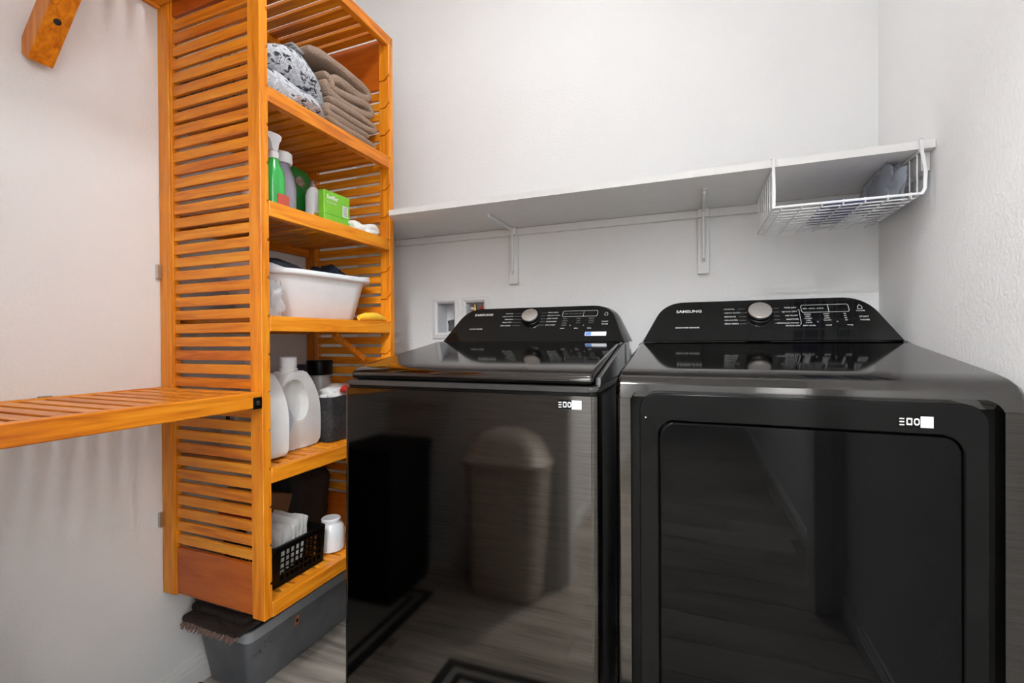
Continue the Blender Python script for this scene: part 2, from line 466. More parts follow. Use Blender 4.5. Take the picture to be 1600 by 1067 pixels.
# loose diagonal arm below the third shelf
bm = B()
P0, P1 = Vector((.30, -.475, 1.095)), Vector((.30, -.325, 1.003))
d = (P1-P0).normalized(); nrm = Vector((0, -d.z, d.y))
def armpts(wd): return [P0+nrm*wd, P0-nrm*wd, P1-nrm*wd*1.1, P1+nrm*wd*1.1]
q = armpts(.0085)
prism(bm, [(v.y, v.z) for v in q], 'x', .288, .306)
br = obj('brace', bm, wood_x, T, 30, label='slanting wooden brace under a shelf')
for s in (-1, 1):
    bm = B(); c = P1+nrm*(.007*s); tube(bm, [c-d*.004, c+d*.004, c+d*.011], [.0042, .0045, .0025], 8)
    bmesh.ops.translate(bm, verts=bm.verts[:], vec=(-.003, 0, 0)); obj('peg', bm, wood_x, br)

# ------------------------------------------------------------ slatted shelves hung on the left wall
b = B(); box(b, -.185, .185, -.0155, .0155, -.006, .006, .0012); me_hslat = finish_mesh('slat', b, wood_x)
def hung_shelf(label, z0, z1, y0, y1, first, group=None):
    t = thing('slatted_shelf', label, 'shelf', (0, y1, z0), group)
    bm = B(); box(bm, .388, .41, y0, y1, z0, z1, .002); obj('front_rail', bm, wood_y, t, 30)
    bm = B(); box(bm, .001, .022, y0, y1, z0, z1, .002); obj('back_rail', bm, wood_y, t, 30)
    bm = B(); box(bm, .022, .388, first+.0078, y1, z0+.006, z1-.001, .0015); obj('end_board', bm, wood_x, t, 30)
    p = .0466; y = first-.0078
    while y-.031 > y0:
        inst('slat', me_hslat, t, (.205, y-.0155, z1-.008)); y -= p
    return t
mid = hung_shelf('slatted honey-wood shelf on the left wall, level with the washer lid', .8995, .9415, -1.78, -.8625, -.905)
bm = B(); box(bm, .380, .4125, -.888, -.8627, .898, .9285, .002, 2)
cap = obj('end_cap', bm, M_black, mid, label='black plastic end cap')
bm = B(); box(bm, .4125, .4135, -.880, -.870, .908, .920, .0004); obj('screw', bm, M_graypl, cap)
bm = B(); box(bm, .001, .012, -1.137, -1.112, .9415, .945, .001); obj('wall_clip', bm, M_nickel, mid, label='small metal clip')
up = hung_shelf('slatted wooden shelf high on the left wall, seen from below', 2.047, 2.09, -1.78, -.8625, -.905)
bm = B()
A, C, _ = prism(bm, [(.003, 1.752), (.028, 1.735), (.310, 2.0465), (.245, 2.0465), (.003, 1.79)], 'y', -1.158, -1.112)
t = thing('shelf_bracket', 'slanting wooden bracket with a screw hole under the high shelf', 'bracket', (.003, -1.135, 1.735))
obj('arm', bm, wood_z, t, 30)
bm = B(); c = Vector((.10, -1.135, 1.8142)); dn = Vector((.741, 0, -.671))
tube(bm, [c-dn*.001, c+dn*.0012], .0075, 10); obj('screw', bm, M_graypl, t)

# ------------------------------------------------------------ white shelf on the back wall
ZS = 1.5369
t = thing('wall_shelf', 'long white board shelf on the back wall above the machines', 'shelf', (.43, 0, 1.49))
bm = B(); prism(bm, [(.06, -.001), (.06, -.2805), (.4125, -.2805), (.452, -.3706), (W-.001, -.3706), (W-.001, -.001)], 'z', ZS-.019, ZS); obj('board', bm, M_shelfwhite, t, 30)
bm = B(); box(bm, .06, W-.02, -.018, -.001, 1.4899, ZS-.0195, .0015); obj('cleat', bm, M_shelfwhite, t, 30)
bm = B(); box(bm, W-.019, W-.001, -.345, -.019, 1.472, ZS-.0195, .0015); obj('cleat', bm, M_shelfwhite, t, 30)
for x0, x1, lab in ((.770, .807, 'white metal shelf bracket above the washer console'), (1.4745, 1.511, 'white metal shelf bracket above the dryer logo')):
    xc = (x0+x1)/2
    t = thing('shelf_bracket', lab, 'bracket', (xc, -.018, 1.296), 'white brackets of the back shelf')
    bm = B(); box(bm, x0, x1, -.018, -.001, 1.296, 1.489, .0012); box(bm, x0, x1, -.034, -.0185, 1.489, ZS-.0196, .0012); obj('backing_strip', bm, M_shelfwhite, t, 30)
    bm = B(); box(bm, xc-.009, xc+.009, -.0205, -.0184, 1.335, 1.489, .0006); box(bm, xc-.009, xc+.009, -.262, -.035, ZS-.0215, ZS-.0194, .0006); obj('plate', bm, M_shelfwhite, t, 30)
    bm = B(); box(bm, xc-.004, xc+.004, -.036, -.0205, 1.345, ZS-.022, .0015)
    box(bm, xc-.004, xc+.004, -.250, -.0365, ZS-.034, ZS-.022, .0015); obj('rib', bm, M_shelfwhite, t, 30)
    for p in ((xc, -.021, 1.34), (xc, -.256, ZS-.023)):
        bm = B(); blob(bm, p, (.005, .004, .004), 0, sub=2); obj('screw', bm, M_shelfwhite, t)

# wire basket hung under the shelf
BX0, BX1, BY0, BY1, BZ = 1.656, 1.962, -.374, -.045, 1.412
t = thing('wire_basket', 'white wire basket hung under the right end of the back shelf', 'basket', ((BX0+BX1)/2, BY0, BZ))
bm = B(); tube(bm, [(BX0, BY0, BZ), (BX1, BY0, BZ), (BX1, BY1, BZ), (BX0, BY1, BZ)], .0032, 8, True); obj('rim', bm, M_wire, t)
for i in range(9):
    y = BY0+.030+i*(BY1-BY0-.04)/9
    bm = B(); tube(bm, [(BX0, y, BZ-.003), (BX1, y, BZ-.003)], .0018, 6); obj('wire', bm, M_wire, t)
for i in range(7):
    x = BX0+.018+i*(BX1-BX0-.036)/6
    bm = B(); tube(bm, [(x, BY0, BZ+.004), (x, BY0, BZ-.006), (x, BY1, BZ-.006), (x, BY1, BZ+.055)], .0016, 6); obj('wire', bm, M_wire, t)
for x, s in ((BX0, 1), (BX1, -1)):
    for i in range(8):
        y = BY0+.02+i*(BY1-BY0-.03)/7
        bm = B(); tube(bm, [(x, y, BZ), (x, y, ZS-.026)], .0016, 6); obj('wire', bm, M_wire, t)
    bm = B(); tube(bm, [(x, BY0+.004, ZS-.022), (x, BY1, ZS-.022)], .003, 6); obj('hanger_rail', bm, M_wire, t)
    bm = B()
    bow = .008 if s < 0 else .0015
    pts = [(x, ZS+.003), (x+bow*.2, ZS-.03), (x+bow, ZS-.075), (x+bow*.8, BZ+.01), (x, BZ-.003)]
    out = [(p[0]-.0035, p[1]) for p in pts]+[(p[0]+.0035, p[1]) for p in pts[::-1]]
    prism(bm, out, 'y', BY0-.004, BY0-.0008); obj('strap', bm, M_wire, t)
    bm = B(); box(bm, x-.0035, x+.0035, BY0-.004, BY0+.03, ZS+.0008, ZS+.0032, .0006); obj('hook', bm, M_wire, t)
bm = B(); blob(bm, (1.932, -.215, 1.462), (.021, .135, .056), .16, 3, 2.0, 4, BZ+.004, .8, .16)
tag(obj('plastic_bag', bm, M_bagfilm, None, 60, loc=(1.932, -.215, BZ)), 'crumpled clear plastic bag in the right end of the wire basket', 'bag')
bm = B(); box(bm, 1.780, 1.872, -.345, -.10, BZ+.002, BZ+.013, .005, 3); bmesh.ops.subdivide_edges(bm, edges=bm.edges[:], cuts=2); jitter(bm, .002, 14, 2)
for v in bm.verts: v.co.z = max(v.co.z, BZ+.0022)
tag(obj('packet', bm, M_packblue, None, 60, loc=(1.813, -.225, BZ)), 'blue-violet plastic packet lying in the wire basket', 'packet')

# ------------------------------------------------------------ supply box in the back wall
t = thing('washer_supply_box', 'white recessed supply box in the back wall behind the washer', 'supply box', (.54, 0, 1.077))
for i, (x0, x1, a, b_) in enumerate(((.404, .536, .428, .512), (.546, .678, .566, .652))):
    z0, z1, c0, c1 = 1.077, 1.252, 1.102, 1.232
    bm = B()
    lp = lambda X0, X1, Z0, Z1, y: [(X0, y, Z0), (X1, y, Z0), (X1, y, Z1), (X0, y, Z1)]
    loft(bm, [lp(x0, x1, z0, z1, -.0005), lp(x0+.003, x1-.003, z0+.003, z1-.003, -.007), lp(a-.007, b_+.007, c0-.007, c1+.007, -.010), lp(a+.002, b_-.002, c0+.002, c1-.002, -.002), lp(a+.002, b_-.002, c0+.002, c1-.002, .078)], False, True)
    bmesh.ops.recalc_face_normals(bm, faces=bm.faces[:])
    obj('frame', bm, M_whitepl, t, 25)
bm = B(); box(bm, .462, .506, .060, .066, 1.106, 1.21, .002); pl = obj('plate', bm, M_whitepl, t)
bm = B(); prism(bm, [(.476, 1.196), (.486, 1.196), (.481, 1.175)], 'y', .057, .0598); obj('slit', bm, M_black, pl)
bm = B(); tube(bm, [(.484, .03, 1.110), (.486, .03, 1.135), (.484, .024, 1.158)], .018, 12); 
tag(obj('drain_hose', bm, M_hose, None, 60, loc=(.492, .03, 1.106)), 'grey drain hose inside the left opening of the supply box', 'hose')
for x in (.586, .628):
    bm = B(); lathe(bm, [(.008, 0), (.008, .028), (.012, .030), (.012, .042), (.007, .044), (.007, .058)], (x, .045, 1.166), 12); v = obj('valve', bm, M_brass, t)
    bm = B(); blob(bm, (x, .022, 1.206), (.009, .009, .007), 0, sub=2); obj('valve_handle', bm, M_whitepl if x < .6 else M_red, v)

# ------------------------------------------------------------ washer and dryer
def console_outline(cx, hb, ht, r=.06, seg=8):
    """(u, s) outline of the console face; s 0..1 from base to top."""
    Lh = .155
    base, top = [(-hb, 0), (hb, 0)], [(ht, 1), (-ht, 1)]
    def arc(p, q, s, rr):
        out = []
        P, Q, S_ = Vector(p), Vector(q), Vector(s)
        a = Q+(P-Q).normalized()*rr; c = Q+(S_-Q).normalized()*rr
        for i in range(seg+1):
            k = i/seg; out.append(tuple((a*(1-k)**2+Q*2*k*(1-k)+c*k*k)))
        return out
    m = [(-hb, 0), (hb, 0)]
    R = arc((hb, 0), (ht, Lh), (-ht, Lh), r); L_ = arc((ht, Lh), (-ht, Lh), (-hb, 0), r)
    pts = m+R+L_
    return [(cx+u, s/Lh) for u, s in pts]
CY0, CZ0, CY1, CZ1 = -.252, 1.066, -.150, 1.189
def face_pt(u, s, off=0):
    n = Vector((0, -(CZ1-CZ0), (CY1-CY0))).normalized()
    return Vector((u, CY0+(CY1-CY0)*s, CZ0+(CZ1-CZ0)*s))+n*off
ALPHA = math.atan2(CZ1-CZ0, CY1-CY0)
def fmat(x, z, off=.0015):
    p = face_pt(x, (z-CZ0)/(CZ1-CZ0), off); return Matrix.Translation(p) @ Matrix.Rotation(ALPHA, 4, 'X')
def console(T, cx, hb, ht, mbody):
    o = console_outline(cx, hb, ht)
    bm = B()
    f = [face_pt(u, s, -.002) for u, s in o]
    grow = lambda u, k: cx+(u-cx)*k
    fr = [face_pt(grow(u, 1.012), s, -.004)+Vector((0, 0, .0015 if s > .5 else 0)) for u, s in o]
    bk = [Vector((grow(u, 1.035), -.115+.02*(1-s), face_pt(u, s).z+(.000 if s > .5 else -.002))) for u, s in o]
    bk2 = [Vector((grow(u, .99), -.100, face_pt(u, s).z-(.006 if s > .5 else 0))) for u, s in o]
    loft(bm, [f, fr, bk, bk2]); obj('console', bm, mbody, T, 50)
    bm = B(); f2 = [face_pt(u, s, .0005) for u, s in o]
    loft(bm, [[face_pt(grow(u, .998), s, -.0015) for u, s in o], f2]); return obj('console_face', bm, M_gloss, T, 30)
def stroke(name, pts, wd, mat, parent, closed=False):
    """flat line on the console face through (x,z) points"""
    bm = B()
    P = [face_pt(x, (z-CZ0)/(CZ1-CZ0), .0012) for x, z in pts]
    n = Vector((0, -(CZ1-CZ0), (CY1-CY0))).normalized()
    segs = list(zip(P, P[1:]))+([(P[-1], P[0])] if closed else [])
    for a, b in segs:
        d = (b-a).normalized(); s = n.cross(d)*wd/2; e = d*wd/2
        vs = [bm.verts.new(q) for q in (a-s-e, b-s+e, b+s+e, a+s-e)]; bm.faces.new(vs)
    return obj(name, bm, mat, parent, None)
def knob(T, x, z, r):
    s = (z-CZ0)/(CZ1-CZ0); M = fmat(x, z, .0006)
    bm = B(); lathe(bm, [(r*1.12, 0), (r*1.12, .004), (r*1.02, .006), (r*1.0, .014), (r*.9, .0155)], (0, 0, 0), 32); bm.transform(M); k = obj('knob', bm, M_black, T)
    bm = B(); lathe(bm, [(r*.98, .0157), (r*.98, .0195), (r*.93, .0213), (r*.4, .0217)], (0, 0, 0), 32); bm.transform(M); obj('knob_cap', bm, M_chrome, k, 40, 'brushed metal knob cap')
def labels(T, items, size, mat=None):
    for s, x, z, al in items: text('cycle_lettering', s, size, fmat(x, z), mat or M_print, T, al, 1.05)
def sticker(T, x0, x1, xm, z0, z1, y, strip):
    bm = B(); box(bm, x0, x1, y-.0006, y-.0001, z0, z1); st = obj('sticker', bm, strip, T, None, 'small black sticker with white symbols')
    bm = B(); box(bm, xm, x1, y-.0012, y-.0007, z0, z1); obj('white_square', bm, M_label, st, None)
    M = Matrix.Translation((0, y-.0009, (z0+z1)/2)) @ Matrix.Rotation(PI/2, 4, 'X')
    h = (z1-z0)*.36; n = 3; w = (xm-x0)/n
    for i in range(n):
        c = x0+w*(i+.5); bm = B()
        if i == 0:
            for j in range(3): box(bm, c-w*.36, c+w*.30, y-.0011, y-.0007, (z0+z1)/2-h+j*h*.75, (z0+z1)/2-h+j*h*.75+h*.32)
        else:
            out = rrect(c-w*.4, c+w*.4, (z0+z1)/2-h*.9, (z0+z1)/2+h*.9, w*(.12 if i == 1 else .38), 4); inn = rrect(c-w*.22, c+w*.22, (z0+z1)/2-h*.5, (z0+z1)/2+h*.5, w*(.08 if i == 1 else .2), 4)
            loft(bm, [[(p[0], y-.0008, p[1]) for p in out], [(p[0], y-.0009, p[1]) for p in inn]], False, False)
        obj('symbol', bm, M_print, st, None)

# --- washer
WX0, WX1, WY = .578, 1.268, -.740
wc = (WX0+WX1)/2
WT = thing('washing_machine', 'black stainless top-load washing machine on the left, next to the shelving tower', 'washer', (wc, WY, 0))
bm = B(); box(bm, WX0, WX1, WY+.045, -.105, .02, .952, .006, 2); obj('cabinet', bm, M_graypl, WT)
bm = B()   # the front sheet, vertical edges rolled round to the sides
pts = rrect(WX0, WX1, WY, WY+.06, [.016, .016, 0, 0], 6)
prism(bm, pts, 'z', .06, .9465)
for v in bm.verts: v.co.y -= (.9465-v.co.z)*.017       # the sheet leans out a little towards its foot
fp = weighted(obj('front_panel', bm, M_steel, WT, 60))
bm = B(); box(bm, WX0+.004, WX1-.004, WY+.006, WY+.07, .02, .058, .003); obj('kick_plate', bm, M_black, WT)
bm = B(); prism(bm, rrect(WX0+.002, WX1-.002, WY+.004, -.11, [.02, .02, .01, .01], 5), 'z', .9475, .955); obj('seal_gap', bm, M_black, WT)
bm = B(); A, C, _ = prism(bm, rrect(WX0-.001, WX1+.001, WY-.002, -.108, [.022, .022, .01, .01], 6), 'z', .9555, .9675); bevel_caps(bm, A, C, .004, 2); weighted(obj('deck', bm, M_graypl, WT))
# deck rises behind the lid as the base of the console
bm = B(); A, C, _ = prism(bm, [(-.262, .968), (-.254, 1.062), (-.235, 1.066), (-.112, 1.066), (-.112, .968)], 'x', WX0+.003, WX1-.003); bevel_caps(bm, A, C, .008, 2); obj('rear_deck', bm, M_graypl, WT)
for x0, x1 in ((WX0+.001, WX0+.014), (WX1-.014, WX1-.001)):
    bm = B(); A, C, _ = prism(bm, [(-.70, .968), (-.695, .985), (-.26, 1.060), (-.255, .968)], 'x', x0, x1); bevel_caps(bm, A, C, .003, 2); obj('side_rail', bm, M_graypl, WT)
bm = B()
prof = [(-.725, .972), (-.729, .977), (-.730, .983), (-.7265, .990), (-.716, .9965), (-.695, 1.0025), (-.660, 1.0095), (-.266, 1.0670), (-.264, 1.060), (-.264, .972)]
A, C, _ = prism(bm, prof, 'x', WX0+.0155, WX1-.0155); bevel_caps(bm, A, C, .007, 3); weighted(obj('lid', bm, M_lid, WT, 60))
cf = console(WT, .937, .325, .268, M_graypl)
text('brand_lettering', 'SAMSUNG', .0148, fmat(.704, 1.164), M_print, WT, 'LEFT', 1.1, .0003)
text('name_lettering', 'ACTIVE WASHER', .0066, fmat(.702, 1.111), M_print, WT, 'LEFT', 1.05)
knob(WT, .930, 1.147, .030)
zz = [1.167, 1.156, 1.145, 1.134, 1.122]
for s, z, dx in zip(('NORMAL', 'HEAVY DUTY', 'BEDDING', 'DELICATES', 'SELF CLEAN'), zz, (.868, .870, .868, .868, .870)):
    labels(WT, [(s, dx-.004*abs(z-1.145)/.02-.006, z, 'RIGHT')], .0068); stroke('tick', [(dx-.004, z), (.894, z)], .0009, M_printdim, WT)
for s, z in zip(('PERM PRESS', 'QUICK WASH', 'DEEP WASH', 'RINSE+SPIN', 'SPIN ONLY'), zz):
    labels(WT, [(s, .990, z, 'LEFT')], .0068); stroke('tick', [(.985, z), (.967, z)], .0009, M_printdim, WT)
stroke('display_frame', [(1.047, 1.171), (1.163, 1.171), (1.166, 1.167), (1.166, 1.155), (1.163, 1.151), (1.047, 1.151), (1.044, 1.155), (1.044, 1.167)], .0012, M_print, WT, True)
stroke('display_divider', [(1.118, 1.152), (1.118, 1.170)], .0010, M_print, WT)
labels(WT, [('SENSE  WASH  RINSE  SPIN', 1.049, 1.161, 'LEFT')], .0052, M_printdim)
for x, L3 in ((1.056, ('HOT', 'WARM', 'COOL', 'COLD')), (1.104, ('HIGH', 'MED', 'LOW')), (1.148, ('HEAVY', 'NORM', 'LIGHT'))):
    for i, s in enumerate(L3): labels(WT, [(s, x, 1.143-.0075*i, 'CENTER')], .0060, M_printdim)
for x, s in ((1.052, 'TEMP'), (1.100, 'SPIN'), (1.145, 'SOIL')): labels(WT, [(s, x, 1.109, 'CENTER')], .0064)
for x in (1.078, 1.124): labels(WT, [('>', x, 1.119, 'CENTER')], .008, M_print)
stroke('power_mark', [(1.191, 1.160), (1.196, 1.164), (1.201, 1.160), (1.201, 1.153), (1.191, 1.153)], .0011, M_print, WT, True)
labels(WT, [('START', 1.195, 1.131, 'CENTER'), ('PAUSE', 1.195, 1.122, 'CENTER')], .0070)
M = fmat(1.169, 1.090, .0008)
bm = B(); A, C, _ = prism(bm, rrect(-.035, .035, -.0085, .0085, .002, 3), 'z', 0, .0008); bm.transform(M); st = obj('sticker', bm, M_label, WT, None, 'white sticker with a blue end on the console')
bm = B(); prism(bm, rrect(-.034, -.014, -.0075, .0075, .002, 3), 'z', .0009, .0012); bm.transform(M); obj('blue_patch', bm, M_blue, st, None)
sticker(WT, 1.177, 1.231, 1.209, .917, .937, WY-.0007, M_black)
WT.rotation_euler.z = math.radians(1.0)    # stands very slightly askew

# --- dryer
DXa, DXb, DY = 1.3011, 1.9871, -.713
dc = (DXa+DXb)/2
DT = thing('clothes_dryer', 'black stainless front-load clothes dryer on the right, against the right wall', 'dryer', (dc, DY, 0))
bm = B(); box(bm, DXa, DXb, DY+.05, -.105, .02, .945, .004, 2); obj('cabinet', bm, M_graypl, DT)
s = .033
for x0, x1, rr in ((DXa, DXa+s, [.012, 0, 0, 0]), (DXb-s, DXb, [0, .012, 0, 0])):
    bm = B(); prism(bm, rrect(x0, x1, DY, DY+.05, rr, 5), 'z', .06, .9445); weighted(obj('front_panel', bm, M_steel, DT, 60))
bm = B(); box(bm, DXa+s, DXb-s, DY, DY+.05, .06, .245); obj('front_panel', bm, M_steel, DT, 40)
bm = B(); box(bm, DXa+s, DXb-s, DY+.030, DY+.05, .246, .9645); obj('door_recess', bm, M_black, DT)
# top: rounded nose and sloping cover, with the rounded arch of the door recess cut out of its front edge
def top_prof(zb): return [(-.105, zb), (-.105, 1.064), (-.255, 1.064), (-.262, 1.060), (-.640, 1.0065), (-.675, .9995), (-.700, .9895), (-.713, .976), (-.7155, .962), (-.7155, zb)]
bm = B()
for x0, x1 in ((DXa, DXa+s), (DXb-s, DXb)):
    pass
P = top_prof(.9455)
xsn = [DXa, DXa+.004, DXa+.012]+[DXa+.012+(DXb-DXa-.024)*i/10 for i in range(1, 10)]+[DXb-.012, DXb-.004, DXb]
def insetp(x):
    e = min(x-DXa, DXb-x); return 0.010*max(0, 1-e/.012)**2
loops = []
for x in xsn:
    k = insetp(x); lp = []
    zb = .9655
    e = min(x-DXa, DXb-x)
    for i, (yy, z_) in enumerate(P):
        if z_ <= .9456: z2 = .9455 if (e <= s) else .9455
        else: z2 = z_-k
        y2 = yy+(k if yy < -.66 else 0)
        lp.append((x, y2, z2))
    loops.append(lp)
loft(bm, loops)
tp = obj('top', bm, M_lid, DT, 40)
# cut the arch
cut = B(); prism(cut, rrect(DXa+s, DXb-s, .90, .9655, [0, 0, .030, .030], 6), 'y', -.80, DY+.030)
bmesh.ops.translate(cut, verts=cut.verts[:], vec=-root_of(DT))
bmesh.ops.recalc_face_normals(cut, faces=cut.faces[:])
co = link(bpy.data.objects.new('cutter', finish_mesh('cutter', cut, M_black))); co.parent = DT
md = tp.modifiers.new('arch', 'BOOLEAN'); md.object = co; md.operation = 'DIFFERENCE'; md.solver = 'EXACT'
bpy.context.view_layer.update()
me = bpy.data.meshes.new_from_object(tp.evaluated_get(bpy.context.evaluated_depsgraph_get()))
tp.modifiers.clear(); tp.data = me; bpy.data.objects.remove(co)
tp.data.shade_smooth(); tp.data.set_sharp_from_angle(angle=math.radians(28)); weighted(tp)
# door: frame ring and inner glass
o = rrect(1.3535, 1.9325, .262, .957, [.03, .03, .034, .034], 7); i_ = rrect(1.392, 1.899, .300, .901, [.03, .03, .030, .030], 7)
DF = -.7165
def l3(pts, y): return [(p[0], y, p[1]) for p in pts]
bm = B()
sh = lambda pts, d: [(p[0]+d*(1 if p[0] < dc else -1), p[1]+d*(1 if p[1] < .63 else -1)) for p in pts]
loft(bm, [l3(o, DY+.029), l3(o, DF+.004), l3(sh(o, .0012), DF+.0012), l3(sh(o, .004), DF), l3(sh(i_, -.002), DF), l3(i_, DF+.002), l3(i_, DF+.012)], False, False)
door = weighted(obj('door', bm, M_door, DT, 40))
bm = B(); g = sh(i_, .0028)
loft(bm, [l3(g, DF+.012), l3(g, DF+.003), l3(sh(g, .0015), DF+.0008), l3(sh(g, .005), DF)], True, True); weighted(obj('door_glass', bm, M_glass, door, 40))
bm = B(); box(bm, 1.40, 1.89, DF+.0125, DF+.02, .31, .893); obj('inner_door', bm, M_black, door)
bm = B(); blob(bm, (1.3665, DF-.0003, .905), (.002, .001, .002), 0, sub=2); obj('pin', bm, M_chrome, door)
console(DT, 1.643, .327, .268, M_graypl)
text('brand_lettering', 'SAMSUNG', .0150, fmat(1.409, 1.157), M_print, DT, 'LEFT', 1.1, .0003)
text('name_lettering', 'MOISTURE SENSOR', .0072, fmat(1.408, 1.105), M_print, DT, 'LEFT', 1.12)
knob(DT, 1.644, 1.143, .032)
zz = [1.161, 1.149, 1.137, 1.126, 1.115]
for s_, z in zip(('NORMAL', 'HEAVY DUTY', 'BEDDING', 'DELICATES', 'PERM PRESS'), zz):
    labels(DT, [(s_, 1.548, z, 'LEFT')], .0070); stroke('tick', [(1.588, z), (1.607, z)], .0009, M_printdim, DT)
for s_, z in zip(('TIME DRY', 'QUICK DRY', 'AIR FLUFF', 'SANITIZE', 'WRINKLE AWAY'), zz):
    labels(DT, [(s_, 1.742, z, 'RIGHT')], .0070); stroke('tick', [(1.681, z), (1.695, z)], .0009, M_printdim, DT)
labels(DT, [('SENSOR DRY', 1.744, 1.107, 'RIGHT')], .006)
stroke('bracket_mark', [(1.743, 1.155), (1.747, 1.155), (1.747, 1.112), (1.744, 1.112)], .0009, M_print, DT)
stroke('display_frame', [(1.756, 1.168), (1.866, 1.168), (1.869, 1.164), (1.869, 1.150), (1.866, 1.146), (1.756, 1.146), (1.753, 1.150), (1.753, 1.164)], .0012, M_print, DT, True)
stroke('display_divider', [(1.820, 1.147), (1.820, 1.167)], .0012, M_print, DT)
labels(DT, [('DRY  COOL  DONE', 1.757, 1.157, 'LEFT')], .0056, M_print)
for x, L3 in ((1.766, ('MORE', 'VERY', 'NORM', 'LESS', 'DAMP')), (1.812, ('HIGH', 'MED', 'LOW', 'XLOW')), (1.856, ('60', '50', '40', '30'))):
    for i, s_ in enumerate(L3): labels(DT, [(s_, x, 1.140-.0062*i, 'CENTER')], .0058, M_print)
for x, s_ in ((1.766, 'DRY LEVEL'), (1.812, 'TEMP'), (1.862, 'TIME')): labels(DT, [(s_, x, 1.107, 'CENTER')], .0062)
for x in (1.788, 1.835): labels(DT, [('>', x, 1.117, 'CENTER')], .008, M_print)
stroke('power_mark', [(1.890, 1.160), (1.895, 1.165), (1.900, 1.160), (1.900, 1.153), (1.890, 1.153)], .0011, M_print, DT, True)
labels(DT, [('POWER', 1.895, 1.147, 'CENTER')], .0055)
labels(DT, [('START', 1.899, 1.130, 'CENTER'), ('PAUSE', 1.899, 1.121, 'CENTER')], .0072)
sticker(DT, 1.806, 1.856, 1.838, .913, .933, DF-.0002, M_door)

# ------------------------------------------------------------ folded textiles on the top shelf
def folded(name, label, mat, y0, y1, x0, x1, z0, h, n, seed, droop=0, amp=.004, ny=16, group=None, cat='towel', tilt=0, t_fill=.94):
    """serpentine band: n layers of cloth between x0 (wall) and x1 (front fold), extruded along y"""
    t = h/n*t_fill; cl = []
    for k in range(n):
        zc = z0+h/n*(k+.5)
        xa, xb = (x0+.01*(k % 2), x1-.006*(k % 3)) if k % 2 == 0 else (x1-.006*((k-1) % 3), x0)
        m = 7
        for i in range(m+1):
            u = i/m; cl.append((xa+(xb-xa)*u, zc))
        if k < n-1:
            sgn = 1 if k % 2 == 0 else -1; rr = h/n/2
            for i in range(1, 4):
                a = -PI/2+PI*i/4; cl.append((xb+sgn*rr*1.3*math.cos(a), zc+rr+rr*math.sin(a)))
    L, R_ = [], []
    for i, p in enumerate(cl):
        a, b = cl[max(i-1, 0)], cl[min(i+1, len(cl)-1)]
        d = Vector((b[0]-a[0], b[1]-a[1])).normalized(); nn = Vector((-d.y, d.x))*t/2
        L.append((p[0]+nn.x, p[1]+nn.y)); R_.append((p[0]-nn.x, p[1]-nn.y))
    ring = L+R_[::-1]
    bm = B(); loops = []
    for j in range(ny+1):
        v = j/ny; y = y0+(y1-y0)*v; e = abs(2*v-1)
        lp = []
        for (x, z) in ring:
            zr = (z-z0)/h
            zz_ = z0+(z-z0)*(1-droop*e**3)+tilt*(v-.5)*zr
            yy = y+(.012*noise.noise(Vector((x*9, z*25, seed+v)))) if j in (0, ny) else y
            q = Vector((x*9, yy*9, z*16))+Vector((seed*7.7, 0, 0))
            dv = Vector(noise.noise_vector(q))*amp
            lp.append((x+dv.x-droop*.05*e**4, yy+dv.y*.5, max(z0, zz_+dv.z)))
        loops.append(lp)
    loft(bm, loops)
    o = obj(name, bm, mat, None, 70, loc=((x0+x1)/2, (y0+y1)/2, z0))
    return tag(o, label, cat, group)
ZA = SHELF_Z['A']+.0005
folded('folded_blanket', 'grey and white floral-print blanket folded on the top shelf', M_floral, -.826, -.580, .06, .330, ZA, .186, 4, 3, .40, .016, 22, cat='blanket')
TG = 'brown towels on the top shelf'
def catmull(P, n=6):
    out = []
    for i in range(len(P)-1):
        p0, p1, p2, p3 = [Vector(P[max(0, min(len(P)-1, i+d))]) for d in (-1, 0, 1, 2)]
        for k in range(n):
            t = k/n; out.append(.5*((2*p1)+(p2-p0)*t+(2*p0-5*p1+4*p2-p3)*t*t+(3*p1-p0-3*p2+p3)*t**3))
    return out+[Vector(P[-1])]
def ribbon(bm, P, t, x0, x1, seed, amp=.004, zmin=None):
    """thick cloth band following the (y,z) path P, running from the wall side x0 to the front x1"""
    cl = catmull(P); n = len(cl); L, R_ = [], []
    for i, p in enumerate(cl):
        d = (cl[min(i+1, n-1)]-cl[max(i-1, 0)]).normalized(); k = min(1, .55+min(i, n-1-i)*.25)
        nn = Vector((-d.y, d.x))*t/2*k; L.append(p+nn); R_.append(p-nn)
    ring = L+R_[::-1]; loops = []
    cy = sum(p.x for p in ring)/len(ring); cz = sum(p.y for p in ring)/len(ring)
    nx = 10
    for j in range(nx+1):
        v = j/nx; x = x0+(x1-x0)*v; lp = []
        for q in ring:
            dv = Vector(noise.noise_vector(Vector((x*11+seed*3.3, q.x*11, q.y*17))))*amp
            z = q.y+dv.z
            lp.append((x+dv.x*1.5, q.x+dv.y, max(zmin, z) if zmin else z))
        loops.append(lp)
    # rounded front edge
    for sh, dx in ((.30, .004), (.75, .006)):
        base = loops[nx]; m = len(cl); lp = []
        for i in range(len(ring)):
            a = Vector(base[i]); b = Vector(base[len(ring)-1-i]); c = a.lerp(b, sh/2); lp.append((c.x+dx, c.y, c.z))
        loops.append(lp)
    loft(bm, loops); return bm
